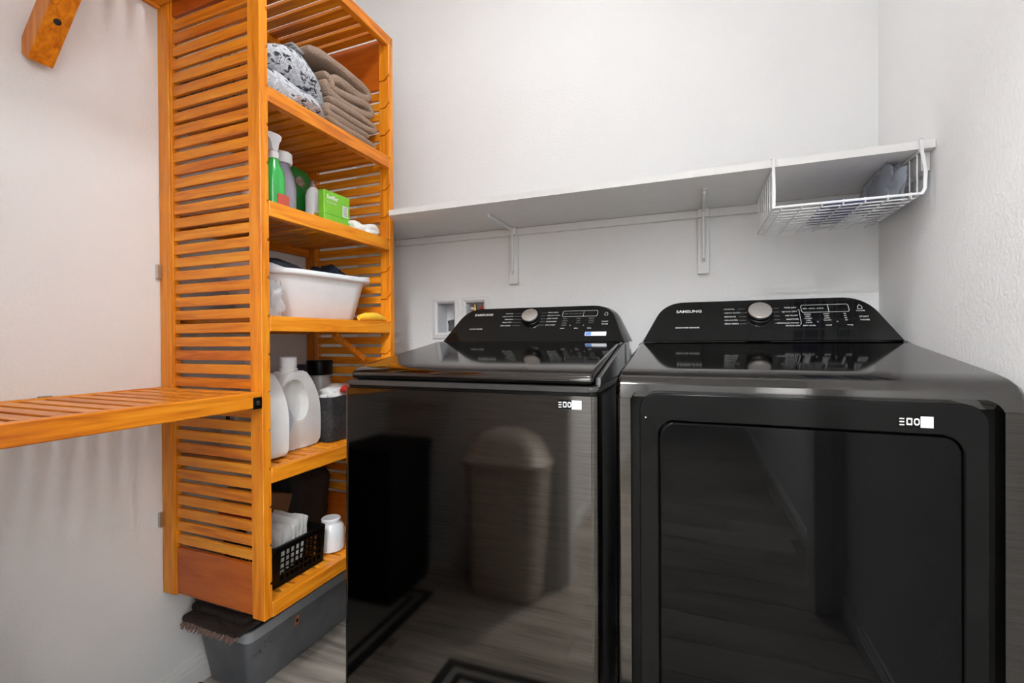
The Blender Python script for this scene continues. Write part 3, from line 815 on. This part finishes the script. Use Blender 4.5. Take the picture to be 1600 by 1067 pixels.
def towel(label, paths, ts, x0, x1, seed, dy=0):
    paths = [[(p[0]+dy, p[1]) for p in P] for P in paths]
    ymid = sum(p[0] for p in paths[0])/len(paths[0]); zb = min(p[1] for P in paths for p in P)-ts/2
    bm = B()
    for i, P in enumerate(paths): ribbon(bm, P, ts, x0, x1, seed+i, zmin=ZA)
    t = thing('folded_towel', label, 'towel', ((x0+x1)/2, ymid, zb), TG)
    obj('folds', bm, M_towel, t, 75); return t
tw = towel('topmost brown towel, a long flap curling under at its right end', [[(-.600, 1.985), (-.55, 1.997), (-.50, 2.003), (-.42, 2.004), (-.35, 2.000), (-.308, 1.986), (-.312, 1.966), (-.35, 1.957), (-.42, 1.960), (-.47, 1.957), (-.492, 1.945)]], .026, .08, .345, 3, -.034)
bm = B()
for k in range(3): box(bm, .10, .335-.012*k, -.662, -.635, 1.966+.0125*k, 1.975+.0125*k, .004, 2)
jitter(bm, .003, 20, 4); obj('lining', bm, M_lin, tw, 60, 'grey inner layers showing at the left end')
towel('brown towel with a deep S-shaped curl, second from the top', [[(-.538, 1.936), (-.522, 1.943), (-.505, 1.930), (-.500, 1.912), (-.47, 1.912), (-.40, 1.926), (-.33, 1.936), (-.298, 1.925), (-.305, 1.905), (-.35, 1.896), (-.43, 1.888), (-.50, 1.889), (-.530, 1.902), (-.540, 1.918)]], .024, .08, .350, 9, -.034)
towel('brown towel with three thin folds, third from the top', [[(-.52, 1.868), (-.45, 1.868), (-.35, 1.872), (-.296, 1.868), (-.290, 1.853), (-.33, 1.845), (-.43, 1.842), (-.515, 1.842), (-.528, 1.830), (-.51, 1.820), (-.43, 1.818), (-.32, 1.820)]], .0215, .08, .354, 15, -.036)
towel('brown towel at the bottom of the stack, its fold at the far post', [[(-.53, 1.797), (-.42, 1.797), (-.31, 1.797), (-.292, 1.786), (-.31, 1.772), (-.42, 1.770), (-.53, 1.770)]], .0225, .08, .358, 21, -.036)

# ------------------------------------------------------------ second shelf: cleaners
ZB = SHELF_Z['B']+.0005
t = thing('spray_bottle', 'bright green spray bottle with white trigger, second shelf', 'bottle', (.335, -.752, ZB))
bm = B(); lathe(bm, [(.026, 0), (.031, .004), (.031, .095), (.028, .115), (.017, .135), (.013, .150)], (.335, -.752, ZB), 20, .9, 1); bd = obj('body', bm, M_green, t)
bm = B(); prism(bm, rrect(-.02, .02, .015, .045, .004, 3), 'x', .3632, .3642); bmesh.ops.translate(bm, verts=bm.verts[:], vec=(0, -.745, ZB)); obj('front_label', bm, plain('red_label', (.5, .08, .05), .4), bd)
bm = B(); lathe(bm, [(.014, .150), (.014, .168), (.010, .172)], (.335, -.752, ZB), 16); obj('collar', bm, M_whitepl, t)
bm = B(); prism(bm, smooth_poly([(-.765, ZB+.172), (-.744, ZB+.172), (-.742, ZB+.195), (-.731, ZB+.212), (-.733, ZB+.224), (-.785, ZB+.220), (-.785, ZB+.205), (-.768, ZB+.20)], 2), 'x', .327, .344); obj('trigger_head', bm, M_whitepl, t)
bm = B(); lathe(bm, [(.020, 0), (.024, .004), (.024, .12), (.012, .15), (.012, .17)], (.29, -.792, ZB), 18); t2 = thing('plastic_bottle', 'white bottle half hidden behind the front post, second shelf', 'bottle', (.29, -.792, ZB)); obj('body', bm, M_whitepl, t2)
bm = B(); lathe(bm, [(.014, .171), (.014, .19)], (.29, -.792, ZB), 16); obj('cap', bm, M_whitepl, t2)
t = thing('plastic_bottle', 'lavender-tinted clear bottle with wide white cap, second shelf', 'bottle', (.275, -.668, ZB))
bm = B(); lathe(bm, [(.036, 0), (.042, .005), (.043, .10), (.038, .135), (.026, .160), (.022, .172)], (.275, -.668, ZB), 24, .8, 1); obj('body', bm, M_clear, t)
bm = B(); lathe(bm, [(.029, .1725), (.031, .176), (.031, .203), (.028, .206)], (.275, -.668, ZB), 24, .9, .95); obj('cap', bm, M_whitepl, t)
t = thing('refill_pouch', 'dark green refill pouch with a pale flower, second shelf', 'pouch', (.205, -.56, ZB))
bm = B(); pts = [(-.602, ZB), (-.510, ZB), (-.500, ZB+.03), (-.505, ZB+.09), (-.485, ZB+.13), (-.492, ZB+.185), (-.515, ZB+.205), (-.585, ZB+.212), (-.602, ZB+.20)]
A, C, _ = prism(bm, pts, 'x', .186, .222); bevel_caps(bm, A, C, .010, 3); obj('body', bm, M_pouch, t, 50)
bm = B(); blob(bm, (.2225, -.548, ZB+.163), (.0012, .017, .015), .5, 2, 2.5, 3); obj('flower_print', bm, M_fringe, t)
t = thing('small_bottle', 'small white bottle with yellow label between pouch and lime box', 'bottle', (.252, -.520, ZB))
bm = B(); lathe(bm, [(.020, 0), (.025, .004), (.026, .115), (.020, .135), (.010, .147)], (.252, -.520, ZB), 20); obj('body', bm, M_film if False else M_whitepl, t)
bm = B(); lathe(bm, [(.010, .1475), (.010, .166), (.007, .170)], (.252, -.520, ZB), 14); obj('cap', bm, M_fringe, t)
bm = B(); box(bm, .2782, .2795, -.545, -.505, ZB+.010, ZB+.055, .0004); obj('front_label', bm, M_yellow, t)
t = thing('lime_box', 'lime green carton of cleaning pads on the second shelf', 'box', (.317, -.49, ZB))
bm = B(); box(bm, .304, .330, -.552, -.430, ZB, ZB+.125, .002); bx = obj('carton', bm, M_lime, t, 30)
bm = B(); box(bm, .3301, .3306, -.552, -.431, ZB+.046, ZB+.0475); obj('seam', bm, M_green, bx)
bm = B(); box(bm, .3301, .3306, -.466, -.440, ZB+.052, ZB+.090); lb = obj('price_label', bm, M_label, bx)
bm = B()
for i in range(6): box(bm, .3307, .3309, -.463, -.443, ZB+.056+i*.0055, ZB+.0585+i*.0055)
obj('label_print', bm, M_printdim, lb)
Mx = Matrix.Translation((.3308, -.541, ZB+.103)) @ Matrix.Rotation(PI/2, 4, 'Z') @ Matrix.Rotation(PI/2, 4, 'X')
text('lettering', 'Swiffer', .019, Mx, M_label, bx, 'LEFT', 1, .0005)
Mx = Matrix.Translation((.3308, -.541, ZB+.086)) @ Matrix.Rotation(PI/2, 4, 'Z') @ Matrix.Rotation(PI/2, 4, 'X')
text('lettering', 'Sweeper Pads', .008, Mx, M_label, bx, 'LEFT', 1)
bm = B(); blob(bm, (.325, -.375, ZB+.018), (.055, .062, .03), .2, 5, 1.8, 4, ZB, .85, .1)
tag(obj('cleaning_cloth', bm, M_rag, None, 70, loc=(.325, -.375, ZB)), 'bunched white cloth at the far end of the second shelf', 'cloth')

# ------------------------------------------------------------ third shelf: tub
ZC = SHELF_Z['C']+.0005
t = thing('plastic_tub', 'white plastic wash tub of laundry on the middle shelf', 'tub', (.20, -.585, ZC))
def rl(x0, x1, y0, y1, r, z, lift=0, n=7, oval=0):
    pts = rrect(x0, x1, y0, y1, [r+oval, r+oval, r, r], n); yc = (y0+y1)/2; hy = (y1-y0)/2
    out = []
    for x, y in pts:
        k = abs((y-yc)/hy); xk = abs((x-(x0+x1)/2)/((x1-x0)/2))
        e = max(0, min(1, (k-.60)/.10))*max(0, min(1, (1.04-xk)/.25)) if lift else 0
        out.append((x, y, z+lift*e))
    return out
bm = B()
tb = dict(r=.075)
OV = .085
loft(bm, [rl(.085, .335, -.735, -.400, .06, ZC, oval=OV), rl(.08, .34, -.74, -.393, .065, ZC+.006, oval=OV), rl(.055, .362, -.785, -.362, .075, ZC+.130, oval=OV),
          rl(.040, .377, -.800, -.347, .080, ZC+.132, oval=OV), rl(.037, .380, -.803, -.344, .080, ZC+.136, .006, oval=OV), rl(.040, .377, -.800, -.347, .078, ZC+.148, .012, oval=OV),
          rl(.060, .357, -.780, -.367, .068, ZC+.150, .012, oval=OV), rl(.064, .353, -.776, -.371, .065, ZC+.144, .006, oval=OV), rl(.088, .332, -.733, -.403, .055, ZC+.008, oval=OV)], True, True)
obj('basin', bm, M_whitepl, t, 55); t.rotation_euler.z = math.radians(-7)
bm = B(); blob(bm, (.185, -.625, ZC+.128), (.095, .090, .072), .10, 11, 1.6, 4, ZC+.09, .9, .06)
tag(obj('laundry', bm, M_slate, None, 70, loc=(.20, -.64, ZC+.08)), 'slate blue clothes heaped in the near half of the white tub', 'clothes')
bm = B(); blob(bm, (.235, -.448, ZC+.140), (.070, .040, .056), .25, 12, 2.6, 4, ZC+.09, .9, .25)
tag(obj('laundry', bm, M_navy, None, 70, loc=(.22, -.475, ZC+.08)), 'crumpled navy cloth in the far half of the white tub', 'clothes')
bm = B(); blob(bm, (.372, -.790, ZC+.045), (.013, .028, .048), .25, 21, 2.2, 4, ZC, .85, .2)
tag(obj('plastic_bag', bm, M_film, None, 60, loc=(.367, -.80, ZC)), 'small clear plastic bag beside the white tub, middle shelf', 'bag')
bm = B(); tube(bm, [(.385, -.452, ZC+.010), (.388, -.425, ZC+.015), (.391, -.39, ZC+.016), (.393, -.365, ZC+.017), (.393, -.335, ZC+.011), (.393, -.318, ZC+.008)], [.009, .0135, .0150, .0140, .010, .006], 12); jitter(bm, .002, 40, 3)
for v in bm.verts: v.co.z = max(v.co.z, ZC+.0005)
tag(obj('duster', bm, M_yellow, None, 60, loc=(.366, -.35, ZC)), 'yellow cloth duster at the far front corner of the middle shelf', 'duster')

# ------------------------------------------------------------ fourth shelf: jugs
ZD = SHELF_Z['D']+.0005
def jug(x, y, label, turned=False):
    t = thing('detergent_jug', label, 'jug', (x, y, ZD), 'white detergent jugs')
    o = smooth_poly([(-.080, 0), (.076, 0), (.088, .012), (.090, .10), (.085, .150), (.064, .198), (.036, .236), (.020, .246), (-.032, .244), (-.070, .205), (-.090, .14), (-.088, .012)], 2)
    hole = smooth_poly([(-.050, .212), (-.005, .222), (.024, .195), (.040, .150), (.036, .108), (.010, .084), (-.020, .092), (-.045, .14), (-.062, .185)], 2)
    M = Matrix(((0, 0, 1, x), (1, 0, 0, y), (0, 1, 0, ZD+.0005), (0, 0, 0, 1)))
    if turned: M = Matrix(((1, 0, 0, x), (0, 0, -1, y), (0, 1, 0, ZD+.0005), (0, 0, 0, 1)))
    bm = B(); A, C, _ = prism(bm, o, 'z', -.040, .040); bevel_caps(bm, A, C, .020, 4); bm.transform(M); bd = obj('body', bm, M_jug, t, 60)
    c2 = B(); A, C, _ = prism(c2, hole, 'z', -.06, .06); c2.transform(M); bmesh.ops.translate(c2, verts=c2.verts[:], vec=-root_of(t)); bmesh.ops.recalc_face_normals(c2, faces=c2.faces[:])
    co = link(bpy.data.objects.new('cutter', finish_mesh('cutter', c2, M_jug))); co.parent = t
    md = bd.modifiers.new('hole', 'BOOLEAN'); md.object = co; md.operation = 'DIFFERENCE'; md.solver = 'EXACT'
    bpy.context.view_layer.update()
    me = bpy.data.meshes.new_from_object(bd.evaluated_get(bpy.context.evaluated_depsgraph_get()))
    bd.modifiers.clear(); bd.data = me; bpy.data.objects.remove(co)
    bd.data.shade_smooth(); bd.data.set_sharp_from_angle(angle=math.radians(50))
    bm = B(); A, C, _ = prism(bm, [(p[0]*1.0+.0, p[1]) for p in smooth_poly([(-.060, .222), (-.002, .230), (.032, .20), (.050, .150), (.044, .098), (.008, .074), (-.026, .082), (-.055, .14), (-.072, .19)], 1)], 'z', -.022, .004); bm.transform(M); obj('handle_recess', bm, M_jug, t, 40)
    n0 = M @ Vector((-.004, 0, 0)); nx, ny = n0.x, n0.y
    bm = B(); lathe(bm, [(.027, .235), (.027, .252), (.024, .254), (.024, .258)], (nx, ny, ZD), 24); obj('neck', bm, M_jug, t)
    bm = B(); lathe(bm, [(.0255, .2585), (.0255, .286), (.023, .289)], (nx, ny, ZD), 24); c = obj('cap', bm, M_whitepl, t)
    bm = B(); prism(bm, smooth_poly([(-.072, .060), (-.04, .050), (-.020, .09), (-.035, .13), (-.068, .14)], 2), 'z', .0402, .0408); bm.transform(M); lb = obj('front_label', bm, M_palelabel, t, None, 'pale blue label')
    bm = B(); box(bm, -.066, -.050, .112, .126, .0409, .0412); bm.transform(M); obj('label_print', bm, M_navy, lb, None)
    return t
M_palelabel = plain('pale_blue_label', (.60, .69, .80), .4)
jug(.262, -.636, 'white detergent jug with a looped handle, fully visible on the fourth shelf')
jug(.270, -.768, 'white detergent jug standing sideways, partly hidden behind the front post', True)
t = thing('spray_can', 'grey bottle with wide black cap behind the black fabric bin', 'bottle', (.130, -.372, ZD))
bm = B(); lathe(bm, [(.040, 0), (.044, .005), (.045, .15), (.040, .19), (.036, .21)], (.130, -.372, ZD), 24); obj('body', bm, plain('grey_bottle', (.40, .38, .37), .3), t)
bm = B(); lathe(bm, [(.046, .2105), (.047, .214), (.047, .262), (.044, .266)], (.130, -.372, ZD), 24); obj('cap', bm, M_black, t)
t = thing('plastic_bottle', 'pale bottle with navy cap behind the jug, fourth shelf', 'bottle', (.13, -.475, ZD))
bm = B(); lathe(bm, [(.034, 0), (.038, .005), (.039, .16), (.032, .20), (.026, .225)], (.13, -.475, ZD), 24); obj('body', bm, plain('pale_grey_bottle', (.42, .42, .45), .3), t)
bm = B(); lathe(bm, [(.029, .2255), (.029, .25), (.027, .253)], (.13, -.475, ZD), 24); obj('cap', bm, M_navy, t)
# black fabric bin
t = thing('fabric_bin', 'black fabric bin on the fourth shelf beside the white jug', 'bin', (.27, -.43, ZD))
bm = B(); loft(bm, [rl(.19, .335, -.540, -.330, .02, ZD), rl(.185, .342, -.546, -.325, .022, ZD+.05), rl(.186, .338, -.543, -.325, .022, ZD+.09), rl(.184, .342, -.546, -.322, .022, ZD+.150), rl(.190, .336, -.540, -.328, .02, ZD+.150), rl(.192, .332, -.536, -.332, .02, ZD+.01)], True, True)
bmesh.ops.subdivide_edges(bm, edges=[e for e in bm.edges if e.calc_length() > .03], cuts=3, use_grid_fill=True); jitter(bm, .005, 22, 4)
for v in bm.verts: v.co.z = max(v.co.z, ZD)
obj('body', bm, M_blackfab, t, 60)
bm = B(); blob(bm, (.262, -.435, ZD+.142), (.048, .066, .036), .22, 5, 2.2, 4, ZD+.1, .9, .12); tag(obj('plastic_bag', bm, M_paper, None, 60, loc=(.262, -.435, ZD+.1)), 'white plastic bag sticking out of the black fabric bin', 'bag')
bm = B(); blob(bm, (.315, -.445, ZD+.168), (.012, .022, .013), .2, 6, 2, 3); tag(obj('packet', bm, M_red, None, 60, loc=(.315, -.445, ZD+.155)), 'small red packet on top of the black fabric bin', 'packet')

# ------------------------------------------------------------ bottom shelf
ZE = SHELF_Z['E']+.0005
t = thing('plastic_basket', 'black plastic basket with lattice holes on the bottom shelf', 'basket', (.27, -.69, ZE))
KX0, KX1, KY0, KY1, KH = .17, .368, -.795, -.600, .112
bm = B(); box(bm, KX0+.006, KX1-.006, KY0+.006, KY1-.006, ZE, ZE+.004, .001); obj('base', bm, M_black, t)
# front lattice (faces the room) and sides
def lattice(name, fn, L, nx, nz):
    bm = B()
    def bar(u0, u1, z0, z1):
        pts = [fn(u0, z0), fn(u1, z0), fn(u1, z1), fn(u0, z1)]
        a = [bm.verts.new(p[0]) for p in pts]; b = [bm.verts.new(p[1]) for p in pts]
        bm.faces.new(a); bm.faces.new(b[::-1])
        for i in range(4): bm.faces.new((a[i], b[i], b[(i+1) % 4], a[(i+1) % 4]))
    bar(0, L, 0, .012); bar(0, L, KH-.014, KH)
    bar(0, .028, .0122, KH-.0142); bar(L-.012, L, .0122, KH-.0142)
    p = (L-.04)/nx; q = (KH-.026)/nz
    for i in range(1, nx): bar(.028+p*i-.0022, .028+p*i+.0022, .0122, KH-.0142)
    for j in range(1, nz): bar(.0282, L-.0122, .012+q*j-.002, .012+q*j+.002)
    obj(name, bm, M_black, t, None)
fl = lambda z: .010*z/KH
lattice('front_lattice', lambda u, z: (Vector((KX1-.010+fl(z), KY0+u, ZE+z)), Vector((KX1-.013+fl(z), KY0+u, ZE+z))), KY1-KY0, 9, 5)
lattice('back_lattice', lambda u, z: (Vector((KX0+.010-fl(z), KY0+u, ZE+z)), Vector((KX0+.013-fl(z), KY0+u, ZE+z))), KY1-KY0, 9, 5)
lattice('side_lattice', lambda u, z: (Vector((KX0+.0135+u, KY0-fl(z)+.010, ZE+z)), Vector((KX0+.0135+u, KY0-fl(z)+.013, ZE+z))), KX1-KX0-.027, 8, 5)
lattice('side_lattice', lambda u, z: (Vector((KX0+.0135+u, KY1+fl(z)-.010, ZE+z)), Vector((KX0+.0135+u, KY1+fl(z)-.013, ZE+z))), KX1-KX0-.027, 8, 5)
bm = B(); o_ = rrect(KX0-.004, KX1+.004, KY0-.004, KY1+.004, .012, 4); n_ = rrect(KX0+.006, KX1-.006, KY0+.006, KY1-.006, .008, 4)
loft(bm, [[(x, y, ZE+KH-.004) for x, y in n_], [(x, y, ZE+KH-.006) for x, y in o_], [(x, y, ZE+KH+.004) for x, y in o_], [(x, y, ZE+KH+.004) for x, y in n_], [(x, y, ZE+KH-.004) for x, y in n_]], False, False); obj('rim', bm, M_black, t)
for i in range(7):      # the sheets of paper folded into the basket
    bm = B(); y = KY0+.030+i*.019; a = .25+.05*random.random()
    top = ZE+.128+.018*random.random()+(.01 if i > 3 else 0)
    pts = []
    for j in range(6):
        v = j/5; pts.append((y+.05*v*a*2, ZE+.02+(top-ZE-.02)*v))
    pp = [(p[0]-.0045, p[1]) for p in pts]+[(pts[-1][0], pts[-1][1]+.004)]+[(p[0]+.0045, p[1]) for p in pts[::-1]]
    prism(bm, pp, 'x', .200, .342-.004*i); bmesh.ops.subdivide_edges(bm, edges=[e for e in bm.edges if e.calc_length() > .1], cuts=6, use_grid_fill=True); jitter(bm, .007, 22, i)
    tag(obj('folded_paper', bm, M_paper, None, 60, loc=(.27, y, ZE+.02)), 'folded white paper bags standing in the black lattice basket', 'paper bag', 'paper bags in the black basket')
bm = B(); blob(bm, (.088, -.44, ZE+.12), (.072, .115, .135), .12, 31, 2.2, 4, ZE, .75, .08)
tag(obj('garbage_bag', bm, M_blackfab, None, 60, loc=(.088, -.44, ZE)), 'black bundled bag at the far back of the bottom shelf', 'bag')
bm = B(); box(bm, -.085, .085, -.055, .055, -.045, .045, .002); R0 = Matrix.Translation((.10, -.625, ZE+.155)) @ Matrix.Rotation(-.35, 4, 'X') @ Matrix.Rotation(.2, 4, 'Z'); 
t = thing('carton', 'brown carton with a red band leaning at the back of the bottom shelf', 'box', (.10, -.625, ZE+.09))
bm.transform(R0); obj('carton_body', bm, M_cardbd, t, 30)
bm = B(); box(bm, -.0865, .0865, -.0565, .0565, -.046, -.028, .001); bm.transform(R0); obj('red_band', bm, M_red, t, 30)
bm = B(); blob(bm, (.082, -.640, ZE+.040), (.062, .070, .040), .12, 8, 1.8, 3, ZE, .85); tag(obj('cloth_bundle', bm, M_blackfab, None, 60, loc=(.10, -.625, ZE)), 'dark cloth bundle under the brown carton, bottom shelf', 'cloth')
t = thing('plastic_bottle', 'squat white bottle beside the black basket, bottom shelf', 'bottle', (.325, -.528, ZE))
bm = B(); lathe(bm, [(.036, 0), (.042, .005), (.044, .060), (.040, .080), (.030, .092)], (.325, -.528, ZE), 24); obj('body', bm, M_whitepl, t)
bm = B(); lathe(bm, [(.031, .0925), (.031, .104), (.028, .107)], (.325, -.528, ZE), 20); obj('cap', bm, M_whitepl, t)

# ------------------------------------------------------------ storage bin under the tower
t = thing('storage_bin', 'smoky clear plastic storage bin on the floor under the tower', 'storage bin', (.12, -.45, 0))
bm = B()
bl = lambda e, z, r=.022: rl(.022-e*.2, .208+e, -.740-e, -.16+e, r, z)
loft(bm, [bl(-.006, .0008), bl(0, .004), bl(.034, .185), bl(.034, .200), bl(.030, .200), bl(.029, .186), bl(-.003, .006)], True, True)
obj('bin_body', bm, M_tote, t, 45)
bm = B()
def flange(z0, z1):
    pts0 = bl(.042, 0); lo = []; hi = []; lo2 = []; hi2 = []
    for (x, y, z) in pts0:
        lo.append((x, y, z0)); hi.append((x, y, z1))
    for (x, y, z) in bl(.035, 0):
        lo2.append((x, y, z0)); hi2.append((x, y, z1))
    loft(bm, [lo2, lo, hi, hi2, lo2], False, False)
flange(.186, .216)
obj('bin_rim', bm, M_rimfilm, t, 45)
bm = B(); prism(bm, rrect(-.60, -.585+.0, .135, .168, .002, 3), 'x', .2375, .2385); bmesh.ops.rotate(bm, verts=bm.verts[:], cent=(.238, -.593, .15), matrix=Matrix.Rotation(.18, 3, 'Y')); ol = obj('orange_label', bm, M_orange, t, None)
bm = B(); box(bm, .2396, .2400, -.597, -.589, .146, .157); obj('label_print', bm, M_black, ol)
bm = B(); blob(bm, (.115, -.45, .085), (.068, .24, .080), .06, 14, 1.5, 4, .008, .7, .05); tag(obj('cloth_bundle', bm, M_slate, None, 60, loc=(.115, -.45, .008)), 'dark folded cloth filling the clear storage bin', 'cloth')
# fleece throw heaped on the bin
bm = B()
for k, (z, e) in enumerate(((.219, 0), (.246, -.006), (.272, -.012))):
    b_ = .024
    box(bm, .012+k*.002, .245+e, -.815-e*1.0+(.02 if k else 0), -.22, z, z+b_, .010, 3)
bmesh.ops.subdivide_edges(bm, edges=[e for e in bm.edges if e.calc_length() > .05], cuts=6, use_grid_fill=True); jitter(bm, .007, 14, 6)
for v in bm.verts:
    v.co.z = max(v.co.z, .2175); v.co.x = max(v.co.x, .004); v.co.z = min(v.co.z, .325)
t = thing('fleece_throw', 'dark brown fleece throw folded on the storage bin under the tower', 'blanket', (.13, -.5, .2175)); obj('folds', bm, M_brownfab, t, 70)
bm = B()
for i in range(46):
    u = i/45; x = .020+.225*u; y = -.818+.004*math.sin(i*1.7)
    tube(bm, [(x, y+.004, .226), (x+.001*math.sin(i), y-.004, .220), (x+.003*math.sin(i*2.1), y-.006-.002*(i % 3), .2185-.002-.0015*(i % 4))], [.003, .003, .0015], 5)
fr = obj('fringe', bm, M_fringe, t, 60, 'pale knotted fringe'); fr['kind'] = 'stuff'

# ------------------------------------------------------------ things seen mirrored in the machines
def mat_(label, x0, x1, y0, y1):
    t = thing('floor_mat', label, 'mat', ((x0+x1)/2, (y0+y1)/2, 0), 'grey floor mats with black borders')
    bm = B(); A, C, _ = prism(bm, rrect(x0, x1, y0, y1, .006, 3), 'z', .0005, .006); obj('pile', bm, M_matgrey, t)
    for d, wd in ((0, .030), (.055, .022)):
        bm = B(); o_ = rrect(x0+d-.001*(d == 0), x1-d+.001*(d == 0), y0+d-.001*(d == 0), y1-d+.001*(d == 0), .006, 3); n_ = rrect(x0+d+wd, x1-d-wd, y0+d+wd, y1-d-wd, .004, 3)
        loft(bm, [[(x, y, .0008 if d == 0 else .0061) for x, y in o_], [(x, y, .0075) for x, y in o_], [(x, y, .0075) for x, y in n_], [(x, y, .0061) for x, y in n_]], False, False); obj('border', bm, M_matblack, t, None)
mat_('grey mat with black double border beside the left wall, under the slatted shelf', .018, .432, -1.52, -.765)
mat_('grey mat with black double border in front of the washer', .70, 1.40, -1.15, -.765)
t = thing('laundry_hamper', 'tall black fabric hamper under the slatted shelf by the left wall', 'hamper', (.19, -1.50, .008))
bm = B(); loft(bm, [rl(.06, .322, -1.66, -1.345, .02, .0085), rl(.05, .330, -1.67, -1.340, .02, .05), rl(.05, .330, -1.67, -1.340, .02, .60)], True, True); obj('body', bm, M_hamper, t, 45)
bm = B(); loft(bm, [rl(.045, .334, -1.675, -1.336, .02, .601), rl(.045, .334, -1.675, -1.336, .02, .635), rl(.06, .32, -1.66, -1.35, .02, .645)], True, True); obj('lid', bm, M_hamper, t, 45)
t = thing('swing_top_bin', 'taupe plastic waste bin with a domed swing top by the doorway wall', 'waste bin', (.72, -1.665, 0))
bm = B(); loft(bm, [rl(.575, .865, -1.755, -1.575, .05, .001), rl(.570, .870, -1.76, -1.57, .05, .01), rl(.540, .900, -1.785, -1.552, .06, .55)], True, True); obj('body', bm, M_bin, t, 45)
bm = B(); loft(bm, [rl(.528, .912, -1.792, -1.545, .065, .551), rl(.524, .916, -1.794, -1.542, .065, .575), rl(.545, .895, -1.785, -1.552, .06, .583), rl(.565, .875, -1.775, -1.56, .07, .64), rl(.60, .84, -1.755, -1.58, .07, .685), rl(.66, .78, -1.72, -1.62, .045, .71)], True, True); obj('hood', bm, M_bin, t, 50)
